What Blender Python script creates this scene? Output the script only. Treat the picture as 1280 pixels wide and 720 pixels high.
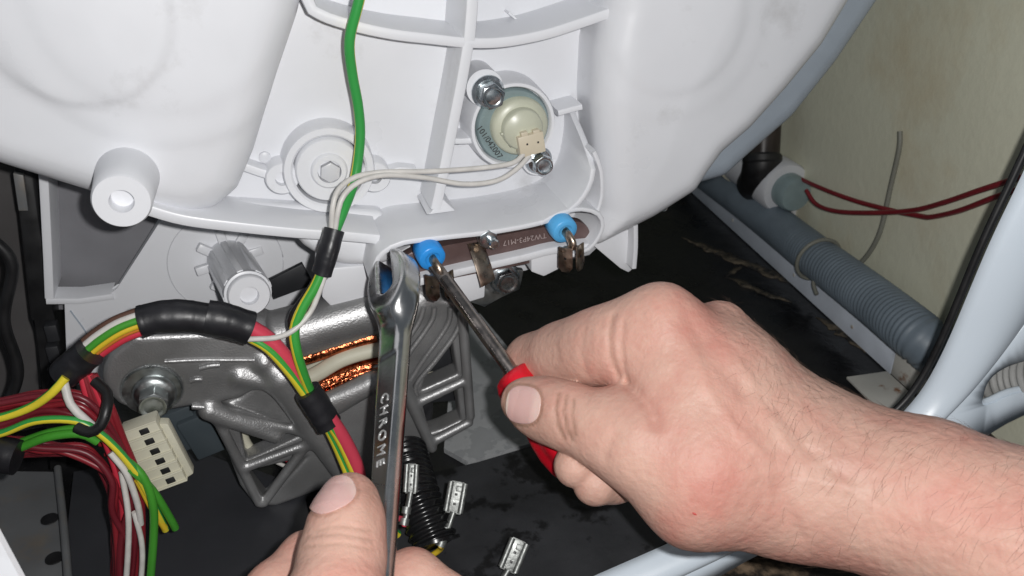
import bpy, bmesh, math, random
import numpy as np
from mathutils import Vector, Matrix
random.seed(7); np.random.seed(7)
S = bpy.context.scene
for o in list(bpy.data.objects): bpy.data.objects.remove(o)
COL = S.collection

# ------------------------------------------------------------------ camera
FPX = 1100.0
PITCH, YAW = math.radians(28.2), math.radians(16.8)
F = np.array([math.sin(YAW)*math.cos(PITCH), math.cos(YAW)*math.cos(PITCH), -math.sin(PITCH)])
R = np.array([math.cos(YAW), -math.sin(YAW), 0.0])
U = np.cross(R, F)
C = np.array([0.0, 0.0, 0.37])
cam = bpy.data.cameras.new('camera'); camo = bpy.data.objects.new('camera', cam); COL.objects.link(camo)
cam.sensor_width = 36; cam.lens = 36*FPX/1280; cam.clip_start = 0.01; cam.clip_end = 50
cam.dof.use_dof = True; cam.dof.focus_distance = 0.43; cam.dof.aperture_fstop = 18.0
m = Matrix(((R[0], U[0], -F[0], C[0]), (R[1], U[1], -F[1], C[1]), (R[2], U[2], -F[2], C[2]), (0, 0, 0, 1)))
camo.matrix_world = m
S.camera = camo
# ------------------------------------------------------------------ world (dim room light) and the phone's flash lamp
w = bpy.data.worlds.new('World'); S.world = w; w.use_nodes = True
w.node_tree.nodes['Background'].inputs[0].default_value = (0.80, 0.90, 1.0, 1)
w.node_tree.nodes['Background'].inputs[1].default_value = 0.13
fl = bpy.data.lights.new('flash', 'POINT'); fl.shadow_soft_size = 0.0045
fl.energy = 7.1; fl.color = (1.0, 0.985, 0.97)
flo = bpy.data.objects.new('flash', fl); COL.objects.link(flo)
fm = m.copy(); fm.translation = Vector(C + 0.020*R + 0.010*U); flo.matrix_world = fm
S.view_settings.view_transform = 'Standard'; S.view_settings.look = 'None'
S.view_settings.exposure = 0.0; S.view_settings.gamma = 1.0
S.render.engine = 'CYCLES'

# ------------------------------------------------------------------ geometry helpers
def ray(a, b): return F + (a-640)/FPX*R - (b-360)/FPX*U
def P(a, b, d): return C + d*ray(a, b)
def on_plane(a, b, p0, n):
    r = ray(a, b); return C + r*(np.dot(np.asarray(p0)-C, n)/np.dot(r, n))
def floor_pt(a, b, z=0.0): return on_plane(a, b, (0, 0, z), np.array([0, 0, 1.0]))
class Fr:
    def __init__(s, o, u, v, w): s.o, s.u, s.v, s.w = [np.asarray(x, float) for x in (o, u, v, w)]
    def W(s, a, b, c=0.0): return s.o + s.u*a + s.v*b + s.w*c
    def T(s, px, py, w=0.0):
        q = on_plane(px, py, s.o + s.w*w, s.w) - s.o
        return (float(q@s.u), float(q@s.v))
    def P3(s, px, py, w=0.0): return on_plane(px, py, s.o + s.w*w, s.w)
    def at(s, px, py, w=0.0):            # the same axes moved to a pixel's point
        return Fr(s.P3(px, py, w), s.u, s.v, s.w)
    def A(s, pts): return s.o + np.outer(pts[:, 0], s.u) + np.outer(pts[:, 1], s.v) + np.outer(pts[:, 2], s.w)
def frame_from(o, w, up=(0, 0, 1)):
    w = np.asarray(w, float); w /= np.linalg.norm(w)
    u = np.cross(up, w); u /= np.linalg.norm(u); return Fr(o, u, np.cross(w, u), w)
def nrm(v): v = np.asarray(v, float); return v/np.linalg.norm(v)
WL = {}
def thing(name, label, cat, loc, group=None):
    o = bpy.data.objects.new(name, None); COL.objects.link(o); o.empty_display_size = 0.01
    o.location = Vector(loc); WL[o.name] = np.asarray(loc, float)
    o['label'] = label; o['category'] = cat
    if group: o['group'] = group
    return o
def link(name, me, mat, parent=None, sharp=35, smooth=True):
    n = len(me.vertices); co = np.empty(n*3); me.vertices.foreach_get('co', co); co = co.reshape(-1, 3)
    c = (co.min(0)+co.max(0))/2; me.vertices.foreach_set('co', (co-c).ravel())
    if smooth:
        me.polygons.foreach_set('use_smooth', [True]*len(me.polygons))
        if sharp < 180: me.set_sharp_from_angle(angle=math.radians(sharp))
    me.update()
    o = bpy.data.objects.new(name, me); COL.objects.link(o)
    if mat: me.materials.append(mat)
    if parent is not None:
        o.parent = parent; o.location = Vector(c - WL[parent.name])
    else: o.location = Vector(c)
    WL[o.name] = c
    return o
def pyd(name, v, f):
    me = bpy.data.meshes.new(name); me.from_pydata([tuple(map(float, x)) for x in v], [], [tuple(map(int, q)) for q in f]); me.validate(); return me
def tag(o, label, cat, group=None):
    o['label'] = label; o['category'] = cat
    if group: o['group'] = group
    return o
def struct(o): o['kind'] = 'structure'; return o
def crom(pts, step=0.003):
    pts = [np.asarray(p, float) for p in pts]
    q = [2*pts[0]-pts[1]] + pts + [2*pts[-1]-pts[-2]]; out = []
    for i in range(1, len(q)-2):
        n = max(2, int(np.linalg.norm(q[i+1]-q[i])/step))
        for k in range(n):
            t = k/n
            out.append(0.5*((2*q[i]) + (-q[i-1]+q[i+1])*t + (2*q[i-1]-5*q[i]+4*q[i+1]-q[i+2])*t*t + (-q[i-1]+3*q[i]-3*q[i+1]+q[i+2])*t**3))
    out.append(pts[-1]); return np.array(out)
def tube_mesh(name, path, rad, segs=12, twist=0.0, cap=True, flat=None):
    path = np.asarray(path); n = len(path)
    rad = np.full(n, rad) if np.isscalar(rad) else np.asarray(rad)
    tan = np.gradient(path, axis=0); tan /= np.linalg.norm(tan, axis=1)[:, None]
    up = np.array([0.31, -0.62, 0.72]); nn = np.cross(tan[0], up); nn /= np.linalg.norm(nn)
    V = []; L = 0.0; lens = [0.0]
    for i in range(n):
        nn = nn - tan[i]*np.dot(nn, tan[i]); nn /= np.linalg.norm(nn); bb = np.cross(tan[i], nn)
        for k in range(segs):
            a = 2*math.pi*k/segs
            x, y = math.cos(a), math.sin(a)
            if flat is not None: x *= flat[0]; y *= flat[1]
            V.append(path[i] + rad[i]*(x*nn + y*bb))
        if i: L += np.linalg.norm(path[i]-path[i-1]); lens.append(L)
    Fc = []; uv = []
    for i in range(n-1):
        for k in range(segs):
            k2 = (k+1) % segs
            Fc.append((i*segs+k, i*segs+k2, (i+1)*segs+k2, (i+1)*segs+k))
            u0, u1 = k/segs, (k+1)/segs
            uv += [(u0+twist*lens[i], lens[i]), (u1+twist*lens[i], lens[i]), (u1+twist*lens[i+1], lens[i+1]), (u0+twist*lens[i+1], lens[i+1])]
    if cap:
        for base, rev in ((0, True), ((n-1)*segs, False)):
            q = [base+k for k in range(segs)]; Fc.append(tuple(q[::-1] if rev else q)); uv += [(0, 0)]*segs
    me = bpy.data.meshes.new(name); me.from_pydata([tuple(map(float, x)) for x in V], [], Fc)
    l = me.uv_layers.new(name='UVMap'); l.data.foreach_set('uv', np.array(uv, dtype=np.float32).ravel())
    return me
def tube(name, pts, rad, mat, parent=None, segs=12, step=0.003, twist=0.0, flat=None, sharp=50):
    return link(name, tube_mesh(name, crom(pts, step), rad, segs, twist, True, flat), mat, parent, sharp)
def tape(pts, rad, mat, parent, flat=(1, 1), seed=1):
    p = crom(pts, .0008); s_ = np.arange(len(p))*.0008; rg = np.random.RandomState(seed); ph = rg.rand(3)*6
    r = rad*(0.985 + .03*((s_/.021+ph[0]) % 1.0) + .015*np.sin(s_*330+ph[1]) + .010*np.sin(s_*900+ph[2]))
    return link('tape', tube_mesh('tape', p, r, 22, 0, True, flat), mat, parent, 60)
def lathe(name, prof, fr, mat, parent=None, segs=40, sharp=30, flat=None, jitter=0):
    V = []; Fc = []; n = len(prof)
    for (r, h) in prof:
        for k in range(segs):
            a = 2*math.pi*k/segs; V.append(fr.W(r*math.cos(a), r*math.sin(a), h))
    for i in range(n-1):
        for k in range(segs):
            k2 = (k+1) % segs; Fc.append((i*segs+k, i*segs+k2, (i+1)*segs+k2, (i+1)*segs+k))
    Fc.append(tuple(range(segs))[::-1]); Fc.append(tuple((n-1)*segs+k for k in range(segs)))
    return link(name, pyd(name, V, Fc), mat, parent, sharp)
def hexa(r, rot=0): return [(r*math.cos(math.pi/3*k+rot), r*math.sin(math.pi/3*k+rot)) for k in range(6)]
def prism(name, pts, w0, w1, fr, mat, parent=None, bev=0.0, seg=2, sharp=40):
    bm = bmesh.new()
    if sum(pts[i][0]*pts[(i+1) % len(pts)][1]-pts[(i+1) % len(pts)][0]*pts[i][1] for i in range(len(pts))) < 0: pts = pts[::-1]
    a = [bm.verts.new(fr.W(x, y, w0)) for x, y in pts]; b = [bm.verts.new(fr.W(x, y, w1)) for x, y in pts]
    n = len(pts); bm.faces.new(a[::-1]); bm.faces.new(b)
    for i in range(n): bm.faces.new((a[i], a[(i+1) % n], b[(i+1) % n], b[i]))
    if bev > 0: bmesh.ops.bevel(bm, geom=list(bm.edges), offset=bev, segments=seg, affect='EDGES', profile=0.5, clamp_overlap=True)
    bmesh.ops.triangulate(bm, faces=[f for f in bm.faces if len(f.verts) > 4])
    bmesh.ops.recalc_face_normals(bm, faces=bm.faces)
    me = bpy.data.meshes.new(name); bm.to_mesh(me); bm.free()
    return link(name, me, mat, parent, sharp)
def box(name, cx, cy, w0, w1, sx, sy, fr, mat, parent=None, bev=0.0005, rot=0.0):
    c, s = math.cos(rot), math.sin(rot)
    pts = [(cx+c*x-s*y, cy+s*x+c*y) for x, y in ((-sx, -sy), (sx, -sy), (sx, sy), (-sx, sy))]
    return prism(name, pts, w0, w1, fr, mat, parent, bev)
def wall(name, pts, t, w0, w1, fr, mat, parent=None, r=0.0008, step=0.004, closed=False, smooth=True, taper=0.0):
    """a thin moulded wall standing on a plane, following a path"""
    p = crom([(x, y, 0) for x, y in pts], step)[:, :2] if smooth else np.array(pts, float)
    tn = np.gradient(p, axis=0); tn /= np.linalg.norm(tn, axis=1)[:, None]; nn = np.stack([-tn[:, 1], tn[:, 0]], 1)
    h = t/2; sec = [(-h, w0), (-h, w1-r), (-h+r*.3, w1-r*.3), (-h+r, w1), (h-r, w1), (h-r*.3, w1-r*.3), (h, w1-r), (h, w0)]
    V = []; k = len(sec)
    for i in range(len(p)):
        tp = 1.0 if not taper else min(1.0, max(0.02, (1-i/(len(p)-1))/taper))
        for a, ww in sec:
            ww = w0+(ww-w0)*tp; V.append(fr.W(p[i, 0]+nn[i, 0]*a, p[i, 1]+nn[i, 1]*a, ww))
    Fc = []
    for i in range(len(p)-1):
        for j in range(k):
            j2 = (j+1) % k; Fc.append((i*k+j, (i+1)*k+j, (i+1)*k+j2, i*k+j2))
    Fc.append(tuple(range(k))); Fc.append(tuple(((len(p)-1)*k+j) for j in range(k))[::-1])
    me = pyd(name, V, Fc); bm = bmesh.new(); bm.from_mesh(me); bmesh.ops.recalc_face_normals(bm, faces=bm.faces); bm.to_mesh(me); bm.free()
    return link(name, me, mat, parent, 40)
# ---- signed distance modelling: moulded and cast bodies, hands
def smin(a, b, k):
    h = np.maximum(k-np.abs(a-b), 0)/k; return np.minimum(a, b) - h*h*k*0.25
def smax(a, b, k): return -smin(-a, -b, k)
def sdpoly(x, y, pts):
    pts = np.asarray(pts, np.float32); d = np.full(np.broadcast(x, y).shape, 1e9, np.float32); s = np.ones_like(d)
    n = len(pts)
    for i in range(n):
        a, b = pts[i], pts[i-1]; e = b-a; wx, wy = x-a[0], y-a[1]
        t = np.clip((wx*e[0]+wy*e[1])/(e@e+1e-12), 0, 1); bx, by = wx-e[0]*t, wy-e[1]*t
        d = np.minimum(d, bx*bx+by*by)
        c1 = y >= a[1]; c2 = y < b[1]; c3 = e[0]*wy > e[1]*wx
        flip = (c1 & c2 & c3) | (~c1 & ~c2 & ~c3); s = np.where(flip, -s, s)
    return s*np.sqrt(d)
def extr(d2, wv, w0, w1, r):
    a = d2+r; b = np.abs(wv-(w0+w1)/2)-((w1-w0)/2-r)
    return np.sqrt(np.maximum(a, 0)**2+np.maximum(b, 0)**2)+np.minimum(np.maximum(a, b), 0)-r
def cone(X, Y, Z, a, ra, b, rb):
    e = np.asarray(b, np.float32)-np.asarray(a, np.float32)
    px, py, pz = X-np.float32(a[0]), Y-np.float32(a[1]), Z-np.float32(a[2])
    t = np.clip((px*e[0]+py*e[1]+pz*e[2])/np.float32(e@e), 0, 1)
    return np.sqrt((px-e[0]*t)**2+(py-e[1]*t)**2+(pz-e[2]*t)**2)-(np.float32(ra)+np.float32(rb-ra)*t)
def surf(fn, lo, hi, h):
    ax = [np.arange(lo[i], hi[i]+h, h, dtype=np.float32) for i in range(3)]
    X, Y, Z = ax[0][:, None, None], ax[1][None, :, None], ax[2][None, None, :]
    v = np.ascontiguousarray(np.broadcast_to(fn(X, Y, Z), (len(ax[0]), len(ax[1]), len(ax[2]))).astype(np.float32))
    s = v < 0
    n = [k-1 for k in s.shape]
    cnt = np.zeros(n, np.int8)
    for i in (0, 1):
        for j in (0, 1):
            for k in (0, 1): cnt += s[i:n[0]+i, j:n[1]+j, k:n[2]+k]
    act = (cnt > 0) & (cnt < 8); idx = np.argwhere(act); N = len(idx)
    imap = np.full(n, -1, np.int64); imap[act] = np.arange(N)
    acc = np.zeros((N, 3)); num = np.zeros(N)
    cs = [(i, j, k) for i in (0, 1) for j in (0, 1) for k in (0, 1)]
    for a in cs:
        for ax_ in range(3):
            if a[ax_]: continue
            b = list(a); b[ax_] = 1
            va = v[idx[:, 0]+a[0], idx[:, 1]+a[1], idx[:, 2]+a[2]]; vb = v[idx[:, 0]+b[0], idx[:, 1]+b[1], idx[:, 2]+b[2]]
            mm = (va < 0) != (vb < 0); t = np.where(mm, va/np.where(mm, va-vb, 1), 0)
            p = np.tile(np.array(a, float), (N, 1)); p[:, ax_] += t
            acc += np.where(mm[:, None], p, 0); num += mm
    pos = (idx + acc/np.maximum(num, 1)[:, None])*h + np.array([ax[0][0], ax[1][0], ax[2][0]])
    Fs = []
    for axn in range(3):
        o1, o2 = [(1, 2), (2, 0), (0, 1)][axn]
        sl0 = [slice(None)]*3; sl1 = [slice(None)]*3; sl0[axn] = slice(0, -1); sl1[axn] = slice(1, None)
        A, B = s[tuple(sl0)], s[tuple(sl1)]; e = np.argwhere(A != B)
        ok = (e[:, o1] > 0) & (e[:, o2] > 0) & (e[:, o1] < s.shape[o1]-1) & (e[:, o2] < s.shape[o2]-1); e = e[ok]
        if not len(e): continue
        def g(d1, d2):
            q = e.copy(); q[:, o1] -= d1; q[:, o2] -= d2; return imap[q[:, 0], q[:, 1], q[:, 2]]
        q = np.stack([g(1, 1), g(0, 1), g(0, 0), g(1, 0)], 1)
        inside = A[e[:, 0], e[:, 1], e[:, 2]]; q[~inside] = q[~inside][:, ::-1]; Fs.append(q)
    return pos, np.concatenate(Fs)
def sdf_obj(name, fn, lo, hi, h, fr, mat, parent=None, relax=2, sharp=180):
    pos, fc = surf(fn, lo, hi, h)
    for _ in range(relax):                          # light relaxation takes the grid out of the surface
        a = np.zeros_like(pos); c = np.zeros(len(pos))
        for i in range(4):
            np.add.at(a, fc[:, i], pos[fc[:, (i+1) % 4]]); np.add.at(c, fc[:, i], 1)
            np.add.at(a, fc[:, i], pos[fc[:, i-1]]); np.add.at(c, fc[:, i], 1)
        pos = pos*0.5 + 0.5*a/np.maximum(c, 1)[:, None]
    W = fr.A(pos)
    if np.dot(np.cross(fr.u, fr.v), fr.w) < 0: fc = fc[:, ::-1].copy()
    me = bpy.data.meshes.new(name); me.vertices.add(len(W)); me.vertices.foreach_set('co', W.ravel())
    nf = len(fc); me.loops.add(nf*4); me.loops.foreach_set('vertex_index', fc.ravel().astype(np.int32))
    me.polygons.add(nf); me.polygons.foreach_set('loop_start', np.arange(0, nf*4, 4, dtype=np.int32)); me.polygons.foreach_set('loop_total', np.full(nf, 4, np.int32))
    me.update(calc_edges=True); me.validate()
    return link(name, me, mat, parent, sharp)
def text_obj(name, txt, size, fr, mat, parent, rot=0.0, ext=0.0002, spacing=1.0):
    cu = bpy.data.curves.new(name, 'FONT'); cu.body = txt; cu.size = size; cu.extrude = ext; cu.align_x = 'CENTER'; cu.align_y = 'CENTER'; cu.space_character = spacing
    cu.resolution_u = 3
    t = bpy.data.objects.new(name+'_tmp', cu); COL.objects.link(t); bpy.context.view_layer.update()
    me = bpy.data.meshes.new_from_object(t.evaluated_get(bpy.context.evaluated_depsgraph_get()))
    bpy.data.objects.remove(t)
    n = len(me.vertices); co = np.empty(n*3); me.vertices.foreach_get('co', co); co = co.reshape(-1, 3)
    c, s = math.cos(rot), math.sin(rot)
    q = np.stack([c*co[:, 0]-s*co[:, 1], s*co[:, 0]+c*co[:, 1], co[:, 2]], 1)
    me.vertices.foreach_set('co', fr.A(q).ravel()); me.materials.clear()
    return link(name, me, mat, parent, smooth=False)

# ------------------------------------------------------------------ materials
def lin(c):
    return tuple(((x/255)/12.92 if x/255 <= 0.04045 else ((x/255+0.055)/1.055)**2.4) for x in c)
def material(name, col, rough=0.5, metal=0.0, var=0.08, vscale=40, bump=0.0, bscale=300, col2=None, mscale=20, mlo=0.5, mhi=0.65, rvar=0.1, sss=0.0, spec=0.5, coat=0.0, detail=5):
    mt = bpy.data.materials.new(name); mt.use_nodes = True; nt = mt.node_tree; N = nt.nodes; b = N['Principled BSDF']
    tc = N.new('ShaderNodeTexCoord'); geo = N.new('ShaderNodeNewGeometry')
    pos = geo.outputs['Position']
    nz = N.new('ShaderNodeTexNoise'); nz.inputs['Scale'].default_value = vscale; nz.inputs['Detail'].default_value = detail; nt.links.new(pos, nz.inputs['Vector'])
    ramp = N.new('ShaderNodeMapRange'); ramp.inputs['From Min'].default_value = 0.3; ramp.inputs['From Max'].default_value = 0.7
    ramp.inputs['To Min'].default_value = 1-var; ramp.inputs['To Max'].default_value = 1+var*0.6; nt.links.new(nz.outputs['Fac'], ramp.inputs['Value'])
    base = N.new('ShaderNodeRGB'); base.outputs[0].default_value = (*col, 1); src = base.outputs[0]
    if col2:
        n2 = N.new('ShaderNodeTexNoise'); n2.inputs['Scale'].default_value = mscale; n2.inputs['Detail'].default_value = 8; n2.inputs['Roughness'].default_value = 0.65; nt.links.new(pos, n2.inputs['Vector'])
        mr = N.new('ShaderNodeMapRange'); mr.inputs['From Min'].default_value = mlo; mr.inputs['From Max'].default_value = mhi; nt.links.new(n2.outputs['Fac'], mr.inputs['Value'])
        mx = N.new('ShaderNodeMix'); mx.data_type = 'RGBA'; mx.inputs['B'].default_value = (*col2, 1); nt.links.new(src, mx.inputs['A']); nt.links.new(mr.outputs['Result'], mx.inputs['Factor']); src = mx.outputs['Result']
    mul = N.new('ShaderNodeVectorMath'); mul.operation = 'SCALE'; nt.links.new(src, mul.inputs[0]); nt.links.new(ramp.outputs['Result'], mul.inputs['Scale'])
    nt.links.new(mul.outputs[0], b.inputs['Base Color'])
    rr = N.new('ShaderNodeMapRange'); rr.inputs['From Min'].default_value = 0.3; rr.inputs['From Max'].default_value = 0.7
    rr.inputs['To Min'].default_value = max(0.02, rough-rvar); rr.inputs['To Max'].default_value = min(1, rough+rvar); nt.links.new(nz.outputs['Fac'], rr.inputs['Value']); nt.links.new(rr.outputs['Result'], b.inputs['Roughness'])
    b.inputs['Metallic'].default_value = metal; b.inputs['Specular IOR Level'].default_value = spec
    if sss: b.inputs['Subsurface Weight'].default_value = sss; b.inputs['Subsurface Radius'].default_value = (1, .35, .2); b.inputs['Subsurface Scale'].default_value = 0.003
    if coat: b.inputs['Coat Weight'].default_value = coat; b.inputs['Coat Roughness'].default_value = 0.15
    if bump:
        n3 = N.new('ShaderNodeTexNoise'); n3.inputs['Scale'].default_value = bscale; n3.inputs['Detail'].default_value = 3; nt.links.new(pos, n3.inputs['Vector'])
        bp = N.new('ShaderNodeBump'); bp.inputs['Strength'].default_value = 1.0; bp.inputs['Distance'].default_value = bump; nt.links.new(n3.outputs['Fac'], bp.inputs['Height']); nt.links.new(bp.outputs['Normal'], b.inputs['Normal'])
    mt['base'] = 1
    return mt
def stripe_mat(name, c1, c2, frac=0.42, off=0.0):
    mt = material(name, c1, 0.38, var=0.06); nt = mt.node_tree; N = nt.nodes; b = N['Principled BSDF']
    uv = N.new('ShaderNodeUVMap'); sp = N.new('ShaderNodeSeparateXYZ'); nt.links.new(uv.outputs['UV'], sp.inputs[0])
    ad = N.new('ShaderNodeMath'); ad.operation = 'ADD'; ad.inputs[1].default_value = off; nt.links.new(sp.outputs['X'], ad.inputs[0])
    fr = N.new('ShaderNodeMath'); fr.operation = 'FRACT'; nt.links.new(ad.outputs[0], fr.inputs[0])
    lt = N.new('ShaderNodeMath'); lt.operation = 'LESS_THAN'; lt.inputs[1].default_value = frac; nt.links.new(fr.outputs[0], lt.inputs[0])
    mx = N.new('ShaderNodeMix'); mx.data_type = 'RGBA'; mx.inputs['A'].default_value = (*c1, 1); mx.inputs['B'].default_value = (*c2, 1); nt.links.new(lt.outputs[0], mx.inputs['Factor']); nt.links.new(mx.outputs['Result'], b.inputs['Base Color'])
    return mt
M = {}
M['white'] = material('white_plastic', (0.72, 0.73, 0.76), 0.34, var=0.05, vscale=14, col2=(0.55, 0.55, 0.56), mscale=24, mlo=0.61, mhi=0.82, bump=0.00005, bscale=90)
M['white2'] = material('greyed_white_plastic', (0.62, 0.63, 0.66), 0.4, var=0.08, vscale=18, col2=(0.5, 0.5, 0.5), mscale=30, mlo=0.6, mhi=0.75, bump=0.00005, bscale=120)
M['shell'] = material('blue_grey_plastic', (0.36, 0.41, 0.47), 0.4, var=0.06)
M['yellowed'] = material('yellowed_plastic', (0.52, 0.53, 0.42), 0.35, var=0.1, vscale=60)
M['sensor'] = material('clear_grey_plastic', (0.24, 0.31, 0.32), 0.22, var=0.12, vscale=60)
M['cream'] = material('cream_nylon', (0.62, 0.55, 0.42), 0.45, var=0.06)
M['ivory'] = material('ivory_nylon', (0.55, 0.53, 0.42), 0.5, var=0.08)
M['ink'] = material('ink', (0.03, 0.03, 0.03), 0.6)
M['pale'] = material('pale_print', (0.35, 0.28, 0.27), 0.5)
M['zinc'] = material('zinc_plate', (0.62, 0.66, 0.68), 0.24, metal=1.0, var=0.2, vscale=150, bump=0.00006, bscale=400, col2=(0.45, 0.52, 0.55), mscale=120)
M['tin'] = material('tinned_brass', (0.30, 0.31, 0.30), 0.48, metal=0.85, var=0.2, vscale=300, bump=0.0002, bscale=600)
M['zincd'] = material('dull_zinc', (0.5, 0.53, 0.53), 0.36, metal=1.0, var=0.15, vscale=200, bump=0.00005, bscale=500)
M['chrome'] = material('chrome_vanadium', (0.60, 0.60, 0.60), 0.24, metal=1.0, var=0.12, vscale=60, bump=0.00003, bscale=500, rvar=0.07)
M['engrave'] = material('bright_stamp', (0.52, 0.52, 0.52), 0.35, metal=0.4)
M['pgrey'] = material('pocket_grey', (0.20, 0.20, 0.215), 0.5, var=0.08)
M['gcable'] = material('olive_grey_cable', (0.20, 0.20, 0.17), 0.5)
M['steel'] = material('dark_blade_steel', (0.36, 0.32, 0.30), 0.28, metal=1.0, var=0.25, vscale=120)
M['tab'] = material('tarnished_tab', (0.52, 0.42, 0.34), 0.34, metal=1.0, var=0.35, vscale=250, col2=(0.25, 0.14, 0.09), mscale=160)
M['flange'] = material('brown_flange', (0.13, 0.085, 0.08), 0.38, metal=0.25, var=0.2, vscale=90)
M['blue'] = material('blue_nylon', (0.03, 0.30, 0.80), 0.35, var=0.05, spec=0.5)
M['lblue'] = material('light_blue_nylon', (0.10, 0.42, 0.78), 0.35, var=0.05)
M['alu'] = material('cast_aluminium', (0.37, 0.37, 0.372), 0.42, metal=0.72, var=0.2, vscale=30, bump=0.00022, bscale=1000, rvar=0.08)
M['dark'] = material('dark_plastic', (0.022, 0.023, 0.026), 0.5, var=0.2)
M['black'] = material('black_rubber', (0.012, 0.012, 0.013), 0.45, var=0.3, vscale=80)
M['tape'] = material('black_tape', (0.016, 0.016, 0.019), 0.42, var=0.3, vscale=90, bump=0.0003, bscale=120)
M['gl_black'] = material('glossy_black_conduit', (0.010, 0.010, 0.011), 0.25, var=0.3)
M['lamin'] = material('laminated_steel', (0.05, 0.05, 0.055), 0.5, metal=0.5, var=0.3, vscale=200)
M['darkred'] = material('dark_red_wire', (0.22, 0.016, 0.024), 0.38, var=0.15)
M['darkred2'] = material('deep_red_wire', (0.14, 0.012, 0.02), 0.4, var=0.15)
M['red'] = material('red_wire', (0.55, 0.035, 0.06), 0.35, var=0.1)
M['pinkred'] = material('pinkish_red_sleeve', (0.62, 0.06, 0.10), 0.35, var=0.08)
M['wwire'] = material('white_wire', (0.62, 0.60, 0.57), 0.42, var=0.12, vscale=150)
M['bwire'] = material('brown_wire', (0.10, 0.05, 0.035), 0.4, var=0.1)
M['gwire'] = material('green_wire', (0.06, 0.30, 0.03), 0.4, var=0.1)
M['ywire'] = material('yellow_wire', (0.68, 0.47, 0.03), 0.4, var=0.1)
M['owire'] = material('orange_wire', (0.60, 0.20, 0.03), 0.4, var=0.1)
M['earth'] = stripe_mat('green_yellow_wire', (0.72, 0.60, 0.04), (0.035, 0.30, 0.06), 0.40, 0.46)
M['earth0'] = stripe_mat('green_yellow_wire_c', (0.72, 0.60, 0.04), (0.035, 0.30, 0.06), 0.42, 0.18)
M['earth2'] = stripe_mat('green_yellow_wire_b', (0.72, 0.60, 0.04), (0.045, 0.33, 0.05), 0.34, 0.42)
M['handle'] = material('red_handle', (0.62, 0.008, 0.022), 0.32, var=0.08, vscale=60)
M['hose'] = material('grey_hose', (0.17, 0.21, 0.25), 0.5, var=0.12)
M['hose2'] = material('pale_grey_hose', (0.34, 0.34, 0.33), 0.5, var=0.12)
M['wallp'] = material('beige_cabinet_paint', (0.74, 0.735, 0.585), 0.5, var=0.10, vscale=5, col2=(0.62, 0.52, 0.34), mscale=7, mlo=0.55, mhi=0.85, bump=.0004, bscale=120)
M['frame'] = material('blue_white_paint', (0.70, 0.78, 0.86), 0.3, var=0.04, vscale=10)
M['beam'] = material('beam_paint', (0.62, 0.67, 0.75), 0.4, var=0.12, vscale=30, col2=(0.25, 0.25, 0.27), mscale=40, mlo=0.62, mhi=0.8)
M['floor'] = material('black_wet_floor', (0.010, 0.010, 0.011), 0.32, var=0.4, vscale=25, col2=(0.055, 0.045, 0.033), mscale=16, mlo=0.62, mhi=0.85, bump=0.0012, bscale=45, rvar=0.15)
M['mat'] = material('charcoal_mat', (0.032, 0.033, 0.037), 0.55, var=0.3, vscale=30, col2=(0.006, 0.006, 0.007), mscale=26, mlo=0.52, mhi=0.57, bump=0.0003, bscale=150)
M['mat2'] = material('smooth_charcoal_sheet', (0.030, 0.031, 0.036), 0.5, var=0.25, vscale=15, bump=0.0002, bscale=80)
M['plate'] = material('light_grey_pad', (0.40, 0.41, 0.42), 0.55, var=0.15, vscale=40, col2=(0.30, 0.31, 0.32), mscale=40, mlo=0.5, mhi=0.53)
M['soil'] = material('dirty_floor', (0.018, 0.014, 0.011), 0.7, var=0.4, vscale=60, col2=(0.20, 0.14, 0.09), mscale=30, mlo=0.56, mhi=0.66, bump=0.002, bscale=80)
M['nail'] = material('fingernail', (0.60, 0.38, 0.35), 0.3, var=0.06, vscale=60, sss=0.15)
nt_ = M['nail'].node_tree; b_ = nt_.nodes['Principled BSDF']; src_ = b_.inputs['Base Color'].links[0].from_socket
at_ = nt_.nodes.new('ShaderNodeAttribute'); at_.attribute_name = 'pale'; mx_ = nt_.nodes.new('ShaderNodeMix'); mx_.data_type = 'RGBA'; mx_.inputs['B'].default_value = (0.70, 0.55, 0.48, 1)
nt_.links.new(at_.outputs['Fac'], mx_.inputs['Factor']); nt_.links.new(src_, mx_.inputs['A']); nt_.links.new(mx_.outputs['Result'], b_.inputs['Base Color'])
M['hair'] = material('arm_hair', (0.10, 0.060, 0.040), 0.6)
M['metalg'] = material('grey_sheet_metal', (0.17, 0.175, 0.18), 0.45, metal=0.2, var=0.15, vscale=30, col2=(0.25, 0.19, 0.12), mscale=14, mlo=0.55, mhi=0.75)
M['rust'] = material('rusty_paint', (0.55, 0.54, 0.5), 0.5, var=0.1, col2=(0.22, 0.08, 0.02), mscale=60, mlo=0.56, mhi=0.66)
M['pipe'] = material('dark_brown_pipe', (0.035, 0.024, 0.020), 0.4, var=0.5, vscale=40)
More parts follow.
